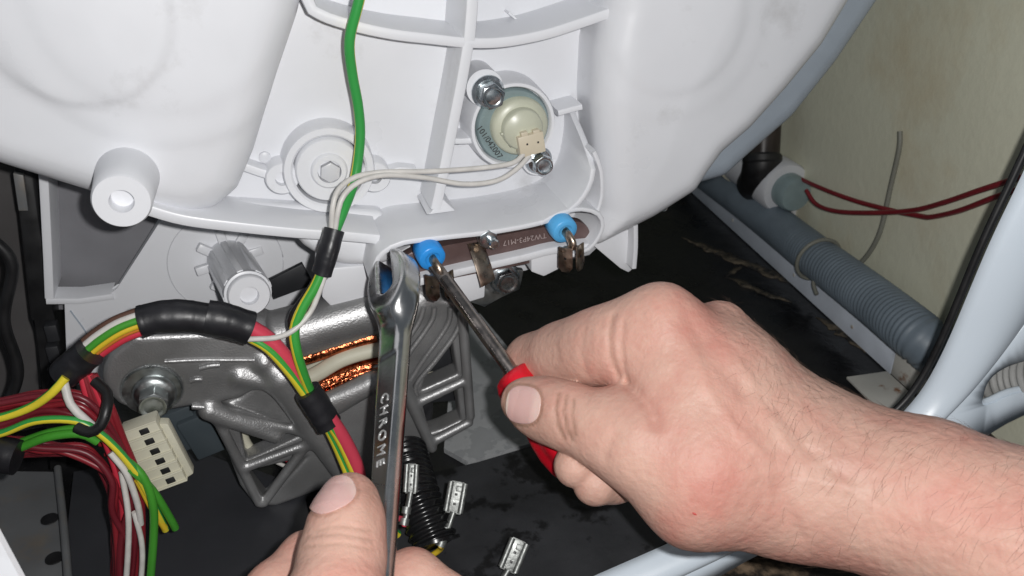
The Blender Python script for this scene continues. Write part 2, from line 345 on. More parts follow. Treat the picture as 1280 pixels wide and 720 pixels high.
def skin_mat(name, base, red):
    mt = material(name, base, 0.54, var=0.10, vscale=28, col2=red, mscale=22, mlo=0.42, mhi=0.68, sss=0.10, bump=0.0005, bscale=330, rvar=0.06, spec=0.32)
    nt = mt.node_tree; N = nt.nodes
    bp = [n for n in N if n.type == 'BUMP'][0]; geo = [n for n in N if n.type == 'NEW_GEOMETRY'][0]
    vo = N.new('ShaderNodeTexVoronoi'); vo.feature = 'DISTANCE_TO_EDGE'; vo.inputs['Scale'].default_value = 620; nt.links.new(geo.outputs['Position'], vo.inputs['Vector'])
    b2 = N.new('ShaderNodeBump'); b2.inputs['Strength'].default_value = 0.5; b2.inputs['Distance'].default_value = 0.00013; nt.links.new(vo.outputs['Distance'], b2.inputs['Height'])
    nt.links.new(bp.outputs['Normal'], b2.inputs['Normal']); nt.links.new(b2.outputs['Normal'], N['Principled BSDF'].inputs['Normal'])
    b = N['Principled BSDF']; src = b.inputs['Base Color'].links[0].from_socket
    at = N.new('ShaderNodeAttribute'); at.attribute_name = 'grime'
    mx = N.new('ShaderNodeMix'); mx.data_type = 'RGBA'; mx.inputs['B'].default_value = (0.16, 0.095, 0.055, 1)
    nt.links.new(at.outputs['Fac'], mx.inputs['Factor']); nt.links.new(src, mx.inputs['A']); nt.links.new(mx.outputs['Result'], b.inputs['Base Color'])
    return mt
M['skin'] = skin_mat('skin', (0.56, 0.345, 0.275), (0.50, 0.225, 0.18))
M['copper'] = material('copper_winding', (0.50, 0.14, 0.06), 0.22, metal=1.0, var=0.5, vscale=300, bump=0.0006, bscale=420)

# ------------------------------------------------------------------ frames
RT = math.radians(5)
TUB = Fr(P(620, 295, .466), (math.cos(RT), 0, math.sin(RT)), (-math.sin(RT), 0, math.cos(RT)), (0, -1, 0))
MOT = Fr((0, .42, 0), (1, 0, 0), (0, 0, 1), (0, -1, 0))
CAMF = Fr(C, R, U, F)                    # for hand modelling: u right, v up, w depth
def TP(pts, w): return [TUB.T(a, b, w) for a, b in pts]
def MP(pts, w): return [MOT.T(a, b, w) for a, b in pts]
def rbounds(polys, pad): 
    a = np.array([q for p in polys for q in p]); return a.min(0)-pad, a.max(0)+pad

# ================================================================== SETTING
def plane_poly(name, pts3, th, n, mat, bev=0.0):
    n = np.asarray(n, float); V = [p for p in pts3] + [p - n*th for p in pts3]; k = len(pts3)
    Fc = [tuple(range(k)), tuple(range(2*k-1, k-1, -1))] + [(i, k+i, k+(i+1) % k, (i+1) % k) for i in range(k)]
    me = pyd(name, V, Fc); bm = bmesh.new(); bm.from_mesh(me); bmesh.ops.recalc_face_normals(bm, faces=bm.faces); bmesh.ops.triangulate(bm, faces=[f for f in bm.faces if len(f.verts) > 4]); bm.to_mesh(me); bm.free()
    return link(name, me, mat, None)
Z3 = np.array([0, 0, 1.0])
struct(plane_poly('floor', [(-.9, -.2, -.02), (1.3, -.2, -.02), (1.3, 1.6, -.02), (-.9, 1.6, -.02)], .02, Z3, M['soil']))
struct(plane_poly('cabinet_floor', [(-.22, .322, 0), (.46, .322, 0), (.515, 1.05, 0), (-.22, 1.05, 0)], .012, Z3, M['floor']))
# side wall of the cabinet
wa, wb = floor_pt(1170, 480), floor_pt(880, 220); wd = nrm(wb-wa); wn = nrm(np.cross(wd, Z3)); wn = wn if wn[0] < 0 else -wn
WALLF = Fr(wa, wd, Z3, wn)
wall_o = plane_poly('cabinet_side_wall', [WALLF.W(-.098, -.01), WALLF.W(.68, -.01), WALLF.W(.68, .75), WALLF.W(-.098, .75)], .004, wn, M['wallp']); struct(wall_o)
bk = WALLF.W(.66, 0)
struct(plane_poly('cabinet_back_wall', [np.array([-.25, bk[1], -.01]), np.array([.55, bk[1], -.01]), np.array([.55, bk[1], .75]), np.array([-.25, bk[1], .75])], .004, (0, -1, 0), M['wallp']))
# ---- rubber mat and pads on the cabinet floor
def floor_poly(pts, z): return [floor_pt(a, b, z) for a, b in pts]
o = plane_poly('rubber_mat', floor_poly([(240, 800), (700, 765), (842, 672), (800, 640), (745, 560), (716, 542), (596, 578), (500, 600), (380, 610), (250, 560)], .006), .005, Z3, M['mat'])
tag(o, 'charcoal rubber mat with black wet stains on the cabinet floor under the loose terminals', 'mat')
o = plane_poly('foam_pad', floor_poly([(585, 577), (722, 537), (690, 480), (640, 440), (600, 392), (570, 392), (555, 560)], .0045), .004, Z3, M['plate'])
tag(o, 'light grey floor pad with flaking marks between motor and screwdriver handle', 'pad')
o = plane_poly('charcoal_sheet', floor_poly([(92, 590), (240, 560), (380, 615), (420, 800), (70, 830), (80, 700)], .011), .005, Z3, M['mat2'])
tag(o, 'smooth dark charcoal sheet on the floor beneath the red wire bundle', 'sheet')
# ---- pressed front panel of the cabinet round the opening
FRM = Fr((0, .315, 0), (1, 0, 0), (0, 0, 1), (0, -1, 0))
def FP(pts, w=0.0): return [FRM.T(a, b, w) for a, b in pts]
cab = thing('cabinet_panel', 'blue-white painted cabinet panel with rolled opening edge and oval hose hole, under the forearm', 'panel', (.35, .33, -.02))
inner = crom([(*q, 0) for q in FP([(560, 800), (640, 772), (738, 728), (840, 683), (930, 640), (1030, 592), (1110, 538), (1150, 500), (1185, 440), (1240, 312), (1280, 228), (1330, 120), (1370, 20), (1400, -80)])], .006)[:, :2]
groove = crom([(*q, 0) for q in FP([(700, 800), (770, 762), (845, 718), (905, 688), (985, 650), (1080, 612), (1165, 535), (1192, 500), (1238, 452), (1290, 388), (1335, 310), (1400, 180), (1450, 60), (1480, -60)])], .006)[:, :2]
def resample(p, n):
    s = np.r_[0, np.cumsum(np.linalg.norm(np.diff(p, axis=0), axis=1))]; t = np.linspace(0, s[-1], n)
    return np.stack([np.interp(t, s, p[:, 0]), np.interp(t, s, p[:, 1])], 1)
inner, groove = resample(inner, 90), resample(groove, 90)
V = []; Fc = []; K = 13
for i in range(90):
    for k in range(K):
        t = k/(K-1); q = inner[i]*(1-t)+groove[i]*t
        hgt = 0.011*math.sin(math.pi*min(1, t*1.02))**0.8 - 0.003*(1-t)**6
        V.append(FRM.W(q[0], q[1], hgt))
for i in range(89):
    for k in range(K-1): Fc.append((i*K+k, i*K+k+1, (i+1)*K+k+1, (i+1)*K+k))
ro = link('rolled_edge', pyd('rolled_edge', V, Fc), M['frame'], cab, 180)
sm = ro.modifiers.new('solid', 'SOLIDIFY'); sm.thickness = 0.0012; sm.offset = -1
gk = [FRM.W(q[0], q[1], -.0035) for q in inner]
tube('gasket', [gk[i] + np.array([-.0016, .002, .0008]) for i in range(36, 90, 3)], 0.0021, M['black'], cab, 8)
lower = crom([(*q, 0) for q in FP([(800, 775), (890, 722), (955, 686), (1060, 640), (1160, 590), (1225, 546), (1280, 515), (1400, 470), (1500, 430)])], .01)[:, :2]
hole = FP([(1224, 500), (1232, 475), (1252, 458), (1285, 447), (1330, 440), (1350, 460), (1330, 480), (1290, 487), (1262, 493), (1240, 503), (1228, 506)])
hole = crom([(*q, 0) for q in hole+hole[:1]], .003)[:-1, :2]
bm = bmesh.new()
outer = [tuple(q) for q in groove[2:]] + [FRM.T(1600, -60)] + [tuple(q) for q in lower[::-1]]
def loop(pts):
    vs = [bm.verts.new(FRM.W(q[0], q[1], 0.0005)) for q in pts]; return [bm.edges.new((vs[i], vs[(i+1) % len(vs)])) for i in range(len(vs))]
ed = loop(outer)+loop(hole)
bmesh.ops.triangle_fill(bm, edges=ed, use_beauty=True, use_dissolve=False)
me = bpy.data.meshes.new('panel_sheet'); bm.to_mesh(me); bm.free()
po = link('panel_sheet', me, M['frame'], cab, 30); sm = po.modifiers.new('solid', 'SOLIDIFY'); sm.thickness = 0.003; sm.offset = 0
hl = [FRM.W(q[0], q[1], -.002) for q in hole]; 
link('hole_rim', tube_mesh('hole_rim', np.array(hl+hl[:1]), .0022, 8), M['frame'], cab, 180)
# ---- grey drain hose along the side wall, out through the oval hole
def WP(px, py, off): return WALLF.P3(px, py, off)
hose = thing('drain_hose', 'grey corrugated drain hose lying along the side wall behind the painted beam', 'hose', WP(1090, 375, .03))
path = crom([WP(830, 178, .024), WP(890, 222, .024), WP(945, 262, .024), WP(1020, 321, .024), WP(1090, 374, .026), WP(1150, 422, .030), P(1185, 452, .625)], .0010)
s = np.arange(len(path))*.0010; amp = np.clip((s-.30)/.14, 0.10, 1)
rad = .0178 + amp*.0007*np.sin(2*math.pi*s/.0044)
link('hose_body', tube_mesh('hose_body', path, rad, 28), M['hose'], hose, 180)
path = crom([P(1190, 470, .61), P(1215, 482, .575), P(1250, 478, .54), P(1285, 474, .52), P(1340, 466, .49)], .0010)
s = np.arange(len(path))*.0010; link('hose_end', tube_mesh('hose_end', path, .0165+.0010*np.sin(2*math.pi*s/.0056), 28), M['hose2'], hose, 180)
# strap round the hose
c0 = WP(1020, 322, .028); ax = nrm(WP(1090, 375, .03)-WP(945, 262, .028)); fr = frame_from(c0 + ax*.004, ax)
ring = [fr.W(.0192*math.cos(a), .0192*math.sin(a), .003*math.sin(a)) for a in np.linspace(0, 2*math.pi, 40)]
st = thing('cable_tie', 'pale grey cable tie looped round the drain hose with its tail hanging', 'cable tie', ring[0])
link('loop', tube_mesh('loop', np.array(ring), .0017, 8), M['gcable'], st, 180)
tube('tail', [P(1018, 345, .735), P(1017, 356, .733), P(1021, 368, .728)], .0017, M['gcable'], st, 8)
# ---- grey stiff cable standing against the wall
tag(tube('grey_cable', [WP(1125, 164, .005), WP(1124, 186, .005), WP(1113, 235, .005), WP(1100, 290, .006), WP(1082, 322, .008), WP(1062, 338, .012)], .0019, M['gcable'], None, 10), 'thin grey cable standing up against the beige side wall', 'cable')
# ---- two red wires crossing the wall
rw = [[(968, 206), (1010, 228), (1060, 248), (1110, 262), (1150, 270), (1165, 271), (1200, 263), (1245, 246), (1300, 228)],
      [(1008, 238), (1020, 255), (1045, 264), (1090, 266), (1140, 263), (1180, 253), (1230, 236), (1300, 214)]]
for k, p in enumerate(rw):
    tag(tube('red_wire', [WP(a, b, .010+.006*k+.03*max(0, (a-1150)/150)) for a, b in p], .0019, M['darkred'], None, 10),
        ['dark red wire sagging across the beige wall from the black pipe', 'dark red wire looping low on the beige wall from the white pump cap'][k], 'wire', 'red wires crossing the side wall')
# ---- painted beam on the floor with an open end bracket
bl0, bl1 = floor_pt(858, 236), floor_pt(1112, 469); bd = nrm(bl1-bl0); bn = nrm(np.cross(Z3, bd)); L = np.linalg.norm(bl1-bl0)
if bn[0] > 0: bn = -bn
BF = Fr(bl0, bd, Z3, bn)
beam = thing('floor_beam', 'pale blue-grey painted angle beam on the cabinet floor beside the hose', 'beam', (bl0+bl1)/2)
prism('web', [(0, 0.001), (L, 0.001), (L, .027), (0, .027)], -.0015, 0.0, BF, M['beam'], beam, .0003)
prism('top_lip', [(0, .0272), (L, .0272), (L, .0295), (0, .0295)], -.006, .0005, BF, M['frame'], beam, .0006)
for t in (.30, .62, .86): lathe('rivet_hole', [(0.0017, 0.0), (.0017, .0004), (.001, .0006)], Fr(BF.W(L*t, .011, .0001), bd, Z3, bn), M['rust'], beam, 12)
eb = thing('end_bracket', 'white open box bracket with a rust stain at the end of the beam', 'bracket', BF.W(L, 0, 0))
e0 = L+.001
prism('bottom_plate', [(e0, -.004), (e0+.045, -.004), (e0+.045, -.0375), (e0, -.0375)], .003, .005, Fr(BF.o, bd, bn*-1, Z3), M['rust'], eb, .0003)
prism('side_plate', [(e0, .002), (e0+.045, .002), (e0+.045, .024), (e0, .024)], -.0017, .0002, BF, M['rust'], eb, .0003)
prism('back_plate', [(.002, .002), (.036, .002), (.036, .024), (.002, .024)], e0, e0+.0015, Fr(BF.o, -bn, Z3, bd), M['rust'], eb, .0003)
prism('far_plate', [(e0+.002, .002), (e0+.045, .002), (e0+.045, .024), (e0+.002, .024)], -.036, -.0345, BF, M['rust'], eb, .0003)
random.seed(3)
def residue(pts, wd0):
    c = [floor_pt(a, b, .0006) for a, b in pts]; c = crom(c, .004); Lf = []; Rt = []
    for i, q in enumerate(c):
        d = nrm(c[min(i+1, len(c)-1)]-c[max(i-1, 0)]); n_ = np.cross(Z3, d); e = min(1, 4*i/len(c), 4*(len(c)-1-i)/len(c))+.05
        Lf.append(q+n_*wd0*e*random.uniform(.3, 1)); Rt.append(q-n_*wd0*e*random.uniform(.3, 1))
    V = Lf+Rt; k = len(c); Fc = [(i, i+1, k+i+1, k+i) for i in range(k-1)]
    me = pyd('residue', V, Fc); o = link('dried_residue', me, M['residue'], None); mm = o.modifiers.new('solid', 'SOLIDIFY'); mm.thickness = .0008; mm.offset = 1
    return o
M['residue'] = material('dried_residue', (0.11, 0.088, 0.06), 0.7, var=0.5, vscale=120, col2=(0.012, 0.011, 0.010), mscale=55, mlo=0.46, mhi=0.58, bump=.0008, bscale=200)
for nm, p, w_ in (('long tan streak of dried residue on the black floor running toward the beam', [(852, 296), (890, 312), (930, 328), (975, 346), (1010, 362)], .0085),
                  ('short forked streak of dried residue on the black floor below the long streak', [(905, 345), (925, 352), (950, 364), (975, 372), (990, 378)], .0055),
                  ('curved thin streak of dried residue linking the two streaks on the black floor', [(908, 345), (918, 338), (930, 332)], .004),
                  ('patchy residue crust on the black floor close to the end bracket', [(1020, 396), (1045, 408), (1068, 424), (1082, 440)], .010)):
    tag(residue(p, w_), nm, 'residue')
# ---- drain pump and dark pipe at the far end
pf = Fr(P(990, 241, .80), (1, 0, 0), (0, 0, 1), (0, -1, 0))
pump = thing('drain_pump', 'white plastic drain pump with translucent round cap behind the hose', 'pump', pf.W(0, -.03, -.03))
lathe('pump_body', [(.020, -.09), (.0225, -.088), (.0225, -.045), (.0205, -.043), (.0205, -.036), (.0245, -.034), (.0245, -.012), (.023, -.009), (.018, -.008)], pf, M['white2'], pump)
lathe('cap', [(.0165, -.010), (.0165, .004), (.0145, .0075), (.008, .009), (.001, .0092)], pf, M['sensor'], pump)
prism('foot', [(-.012, -.062), (.022, -.062), (.020, -.012), (-.008, -.012)], -.034, -.012, pf, M['white2'], pump, .002)
lathe('sleeve', [(.022, -.115), (.024, -.112), (.024, -.092), (.022, -.09)], pf, M['ivory'], pump)
pp = thing('dark_pipe', 'black-brown vertical pipe with elbow rising behind the white tub', 'pipe', P(950, 222, .80))
tube('pipe_body', [P(965, -60, .80), P(958, 100, .805), P(955, 170, .81), P(953, 205, .812)], .0150, M['pipe'], pp, 24)
tube('elbow', [P(954, 196, .811), P(952, 210, .814), P(949, 222, .825), P(944, 230, .845)], .0175, M['black'], pp, 24)
lathe('collar', [(.0165, -.004), (.0178, -.002), (.0178, .003), (.0165, .005)], Fr(P(953, 200, .811), R, F, U), M['black'], pp, 30)
# small white tab high on the wall
tag(prism('wall_tab', [(-.017, -.004), (.010, -.0085), (.016, .012), (-.012, .012)], 0.0, .002, Fr(P(1106, 3, .70), R, U, -F), M['white'], None, .0004), 'small white plastic tab beside the tub rim at the top', 'tab')

# ================================================================== LEFT BACKGROUND
tag(prism('white_panel', [(-.20, .16), (-.0955, .16), (-.0155, .010), (.0035, -.0255), (.03, -.08), (-.20, -.08)], -.003, 0, Fr(P(50, 700, .30), R, U, -F), M['white'], None, .0005), 'plain white panel corner lying in front of the red wire bundle', 'panel')
BK = Fr((0, .56, 0), (1, 0, 0), (0, 0, 1), (0, -1, 0))
def BP(pts, w=0.0): return [BK.T(a, b, w) for a, b in pts]
cl = material('cabinet_dark', (0.085, 0.08, 0.08), 0.5, var=0.25, vscale=12)
struct(prism('cabinet_left_wall', BP([(-600, -100), (95, 150), (95, 560), (-600, 640)]), -.004, 0, BK, cl))
sp = thing('side_post', 'black ribbed vertical post between cabinet wall and white support plate', 'post', BK.P3(65, 560))
prism('post_body', BP([(16, 205), (44, 215), (60, 360), (84, 470), (86, 600), (60, 600), (52, 430), (38, 400)], .05), .02, .05, BK, M['black'], sp, .002)
prism('edge_strip', BP([(17, 215), (30, 218), (36, 262), (24, 262)], .052), .05, .054, BK, M['metalg'], sp, .0004)
for k in range(5): box('notch', *BK.T(64+k*2, 420+k*26, .06), .050, .058, .0035, .0055, BK, M['dark'], sp, .0008)
tag(tube('black_lead', [BK.P3(-20, 290, .08), BK.P3(15, 330, .08), BK.P3(5, 400, .08), BK.P3(22, 470, .08), BK.P3(-10, 540, .08)], .0032, M['black'], None, 10), 'loose black lead hanging against the dark cabinet wall', 'lead')
gp = plane_poly('floor_bracket', floor_poly([(-60, 588), (75, 590), (92, 720), (95, 800), (-80, 800)], .004), .003, Z3, M['metalg'])
tag(gp, 'grey sheet metal floor bracket with dark holes beside the charcoal sheet', 'bracket')
for (a, b) in ((62, 649), (68, 698)):
    q = floor_pt(a, b, .0045); lathe('bracket_hole', [(.005, 0), (.0048, .0006), (.003, .0004)], Fr(q, (1, 0, 0), (0, 1, 0), Z3), M['black'], gp, 20)
ts = [floor_pt(72, 585, .012), floor_pt(80, 660, .012), floor_pt(88, 760, .012)]
tag(tube('edge_trim', ts, .0022, M['metalg'], None, 10), 'slim grey metal trim along the edge of the charcoal sheet', 'trim')
# ================================================================== TUB
tub = thing('washer_tub', 'white moulded plastic washing machine tub with ribs, bosses and heater opening', 'tub', TUB.W(0, -.03, -.10))
# left lobe with faint raised discs
LL = TP([(-420, -360), (440, -360), (405, -120), (372, 20), (345, 100), (318, 190), (298, 238), (270, 262), (235, 269), (190, 263), (110, 242), (0, 208), (-90, 172), (-250, 90), (-420, -40)], -.018)
lo, hi = rbounds([LL], .006); c1 = TUB.T(92, 20, -.004); c2 = TUB.T(200, -10, -.004)
def f_left(X, Y, Z):
    d2 = sdpoly(X, Y, LL); r1 = np.sqrt((X-c1[0])**2+(Y-c1[1])**2); r2 = np.sqrt((X-c2[0])**2+(Y-c2[1])**2)
    st = lambda r, a, wd: 1/(1+np.exp((r-a)/wd))
    bmp = .0020*st(r1, .038, .0010) + .0012*st(r2, .068, .0014) + .0010*st(r2, .052, .0016)
    return extr(d2, Z-bmp-.004*np.clip(-d2/.08, 0, 1), -.13, -.009, .017)
sdf_obj('lobe', f_left, (lo[0], lo[1], -.10), (hi[0], hi[1], .003), .0016, TUB, M['white'], tub)
# right lobe
RL = TP([(752, -360), (1290, -360), (1145, -120), (1065, 0), (1030, 58), (985, 113), (940, 163), (905, 193), (889, 215), (872, 241), (820, 274), (745, 312), (738, 292), (750, 262), (748, 200), (744, 130), (748, 60), (758, 10)], -.012)
lo, hi = rbounds([RL], .006); c3 = TUB.T(850, 30, 0)
def f_right(X, Y, Z):
    d2 = sdpoly(X, Y, RL); r1 = np.sqrt((X-c3[0])**2+(Y-c3[1])**2)
    bmp = .0010/(1+np.exp((r1-.036)/.0012)) + .0005/(1+np.exp((r1-.050)/.0015))
    return extr(d2, Z-bmp-.004*np.clip(-d2/.08, 0, 1), -.13, -.004, .017)
sdf_obj('lobe', f_right, (lo[0], lo[1], -.10), (hi[0], hi[1], .008), .0016, TUB, M['white'], tub)
RS = TP([(700, -360), (1370, -360), (1205, -160), (1108, 0), (1054, 80), (998, 150), (944, 197), (912, 226), (880, 235), (800, 260), (700, 290)], -.06)
lo, hi = rbounds([RS], .006)
sdf_obj('rear_shell', lambda X, Y, Z: extr(sdpoly(X, Y, RS), Z, -.16, -.06, .012), (lo[0], lo[1], -.17), (hi[0], hi[1], -.05), .0025, TUB, M['shell'], tub)
# recessed panel between the lobes
PN = TP([(376, -20), (400, 18), (440, 32), (490, 43), (540, 49), (588, 54), (630, 53), (680, 44), (725, 30), (765, 16)], -.012) + TP([(790, 20), (770, 300), (560, 320), (300, 285), (270, 270), (300, -20)], -.04)
prism('recess_panel', PN, -.12, -.040, TUB, M['white'], tub, .001)
prism('pocket_panel', TP([(320, -360), (800, -360), (800, 60), (320, 60)], -.052), -.12, -.052, TUB, M['white'], tub, .001)
# curved cross rib, its spur on the right, vertical rib
wall('rib', TP([(392, -340), (372, -80), (385, 0), (400, 18), (440, 32), (490, 43), (540, 49), (588, 54), (630, 53), (680, 44), (725, 30), (765, 16)], -.012), .0055, -.054, -.012, TUB, M['white'], tub, .0015)
wall('rib', TP([(606, -340), (596, -100), (592, 0), (588, 52)], -.010), .0062, -.054, -.0115, TUB, M['white'], tub, .0015)
wall('rib', TP([(586, 54), (576, 110), (562, 180), (552, 230), (545, 262)], -.012), .0060, -.042, -.0118, TUB, M['white'], tub, .0015)
wall('rib', TP([(636, 16), (650, 28), (664, 43)], -.044), .0012, -.054, -.044, TUB, M['white'], tub, .0004)
prism('rib_foot', TP([(547, 248), (554, 248), (570, 263), (532, 268), (543, 260)], -.014), -.042, -.0125, TUB, M['white'], tub, .0012)
wall('rib', TP([(698, 142), (712, 138), (728, 134)], -.022), .0034, -.042, -.022, TUB, M['white'], tub, .001)
wall('rib', TP([(560, 176), (575, 177), (592, 176)], -.022), .0034, -.042, -.022, TUB, M['white'], tub, .001)
# lower ledge and its rim
wall('ledge', TP([(180, 262), (230, 276), (300, 285), (370, 292), (430, 296), (474, 300)], -.006), .0058, -.045, -.006, TUB, M['white'], tub, .0014)
prism('ledge_fillet', TP([(290, 250), (480, 262), (480, 298), (330, 290)], -.035), -.045, -.031, TUB, M['white'], tub, .004, 3)
# sump below the ledge
SP = TP([(360, 288), (480, 294), (492, 330), (470, 338), (430, 336), (402, 326), (380, 312)], -.018)
lo, hi = rbounds([SP], .006)
sdf_obj('sump', lambda X, Y, Z: extr(sdpoly(X, Y, SP), Z, -.12, -.018, .008), (lo[0], lo[1], -.10), (hi[0], hi[1], -.014), .0015, TUB, M['white'], tub)
prism('mounting_lug', TP([(404, 336), (474, 330), (470, 372), (414, 384), (402, 372)], -.02), -.06, -.02, TUB, M['white'], tub, .0015)
# heater hood: deep wall running along the bottom and up the right side
hood = TP([(466, 352), (470, 330), (480, 316), (505, 304), (560, 297), (620, 290), (680, 278), (715, 262), (736, 236), (745, 200), (747, 170), (750, 150)], .006)
wall('heater_hood', hood, .0032, -.045, .006, TUB, M['white'], tub, .0012, taper=.16)
wall('heater_tunnel', TP([(676, 280), (700, 267), (728, 262), (748, 268), (754, 282), (748, 298), (736, 312), (715, 320)], .006), .0026, -.035, .0062, TUB, M['white'], tub, .001)
wall('rib', TP([(743, 190), (752, 214), (753, 246), (748, 264)], .003), .0026, -.03, .003, TUB, M['white'], tub, .001)
wall('lower_lip', TP([(496, 362), (530, 352), (575, 341), (620, 331), (660, 322), (692, 314), (738, 309)], .004), .0048, -.035, .004, TUB, M['white'], tub, .0014)
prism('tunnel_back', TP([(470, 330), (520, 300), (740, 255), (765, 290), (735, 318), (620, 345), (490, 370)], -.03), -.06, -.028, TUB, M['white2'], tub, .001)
prism('block', TP([(664, 318), (702, 312), (704, 334), (680, 346), (664, 340)], .0), -.04, .0, TUB, M['white'], tub, .001)
prism('block', TP([(566, 346), (608, 336), (606, 372), (580, 380), (566, 374)], -.004), -.04, -.004, TUB, M['white'], tub, .001)
prism('fin', TP([(738, 304), (796, 284), (795, 334), (786, 341), (776, 336)], -.02), -.024, -.0205, TUB, M['white'], tub, .0005)
wall('fin_edge', TP([(795, 282), (795, 310), (793, 336)], -.012), .003, -.05, -.012, TUB, M['white'], tub, .0008)
# bosses
fb = TUB.at(152, 252, .024)
lathe('boss', [(.0150, -.060), (.0138, -.030), (.0128, -.012), (.0124, -.0015), (.0116, 0), (.0052, 0), (.0050, -.001), (.0046, -.006), (.0006, -.0065)], fb, M['white'], tub, 56, 40)
# plug housing with two eared screw holes
fp = TUB.at(412, 214, -.026)
lathe('plug_housing', [(.0242, -.018), (.0234, -.002), (.0226, 0), (.0194, 0), (.0184, -.001), (.0181, -.010), (.0006, -.0102)], fp, M['white'], tub, 64, 40)
pl = lathe('plug', [(.0170, -.007), (.0168, .0005), (.0160, .0016), (.0094, .0018), (.0090, .0030), (.0082, .0036), (.0060, .0036), (.0056, .0004), (.0005, .0002)], TUB.at(411, 212, -.026), M['white'], tub, 64, 35)
prism('hex_socket', hexa(.0054, .3), .0002, .0040, TUB.at(412, 213, -.026), M['white2'], pl, .0004)  # raised hex; the recess's inner shade is put into its greyer colour
for (a, b) in ((353, 224), (469, 222)):
    fe = TUB.at(a, b, -.028)
    e = lathe('ear', [(.0088, -.016), (.0085, -.001), (.0078, 0), (.0036, 0), (.0034, -.004), (.0004, -.0042)], fe, M['white'], tub, 32, 40)
wall('rib', TP([(302, 208), (325, 216), (345, 222)], -.030), .0045, -.042, -.030, TUB, M['white'], tub, .001)
wall('rib', TP([(478, 220), (500, 214), (520, 216)], -.032), .0045, -.042, -.032, TUB, M['white'], tub, .001)
lathe('dimple', [(.003, -.002), (.003, .0015), (.002, .002), (.0004, .0021)], TUB.at(331, 196, -.040), M['white2'], tub, 20)
# sensor housing
lathe('sensor_housing', [(.0246, -.020), (.0236, -.002), (.0228, 0), (.0212, 0), (.0206, -.001), (.0203, -.006), (.0005, -.0062)], TUB.at(642, 158, -.020), M['white'], tub, 64, 40)
lathe('bolt_boss', [(.0100, -.022), (.0096, 0), (.002, 0)], TUB.at(606, 110, -.021), M['white'], tub, 36)
lathe('bolt_boss', [(.0090, -.022), (.0086, 0), (.002, 0)], TUB.at(672, 200, -.024), M['white'], tub, 36)
def hex_bolt(px, py, w, fr, r_fl, r_hex, h_fl, h_hex, parent, mat, rot=.2, dish=True, name='bolt', tilt=None):
    f0 = fr.at(px, py, w)
    if tilt is not None: f0 = frame_from(f0.o, f0.w + np.asarray(tilt))
    b = lathe(name, [(r_fl*.96, -.001), (r_fl, 0), (r_fl*.97, h_fl*.35), (r_hex*1.1, h_fl), (r_hex*.5, h_fl)], f0, mat, parent, 40, 50)
    me_h = prism('hex_head', hexa(r_hex, rot), h_fl*.6, h_fl+h_hex*.92, f0, mat, b, .0005)
    if dish: lathe('head_rim', [(r_hex*.84, h_fl+h_hex*.9), (r_hex*.82, h_fl+h_hex), (r_hex*.70, h_fl+h_hex), (r_hex*.58, h_fl+h_hex*.92), (.0003, h_fl+h_hex*.90)], f0, mat, b, 32, 40)
    return b
hex_bolt(610, 115, -.020, TUB, .0088, .0066, .0024, .0085, tub, M['zinc'])
hex_bolt(673, 200, -.023, TUB, .0078, .0058, .0022, .0085, tub, M['zinc'], .5)
# bracket with bolt below the heater opening
prism('bolt_plate', TP([(585, 350), (622, 334), (655, 338), (650, 362), (626, 372), (606, 384), (588, 378)], -.012), -.016, -.012, TUB, M['zincd'], tub, .0006)
lathe('washer', [(.0100, -.001), (.0104, 0), (.0100, .0014), (.004, .0015)], TUB.at(626, 346, -.011), M['zinc'], tub, 36)
hex_bolt(630, 347, -.010, TUB, .0092, .0068, .0018, .0062, tub, M['zinc'], .1)
# small screw under the right lobe
hex_bolt(828, 258, -.022, TUB, .0035, .0024, .001, .002, tub, M['zincd'])
# back half: support plate, pocket and ribbed spacer on the left
SUP = Fr((0, .50, 0), (1, 0, 0), (0, 0, 1), (0, -1, 0))
def UP(pts, w=0.0): return [SUP.T(a, b, w) for a, b in pts]
prism('support_plate', UP([(207, 262), (330, 250), (520, 280), (520, 440), (400, 470), (84, 482), (80, 378), (136, 371), (148, 362)]), -.006, 0, SUP, M['white'], tub, .001)
wall('pocket_rim', UP([(54, 205), (57, 260), (60, 320), (62, 372)]), .005, -.03, .0015, SUP, M['white'], tub, .001, smooth=False)
wall('pocket_rim', UP([(58, 376), (100, 376), (142, 370)]), .004, -.014, .0012, SUP, M['white'], tub, .001, smooth=False)
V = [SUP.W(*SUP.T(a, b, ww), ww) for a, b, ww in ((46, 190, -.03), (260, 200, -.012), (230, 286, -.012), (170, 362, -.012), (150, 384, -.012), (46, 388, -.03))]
link('pocket_wall', pyd('pocket_wall', V, [(0, 1, 2, 5), (2, 3, 4, 5)]), M['pgrey'], tub)  # pocket face in an even grey, darker than the white plate around it
wall('plate_line', UP([(88, 388), (110, 420), (118, 450)]), .0008, -.002, .0006, SUP, M['shell'], tub, .0002)
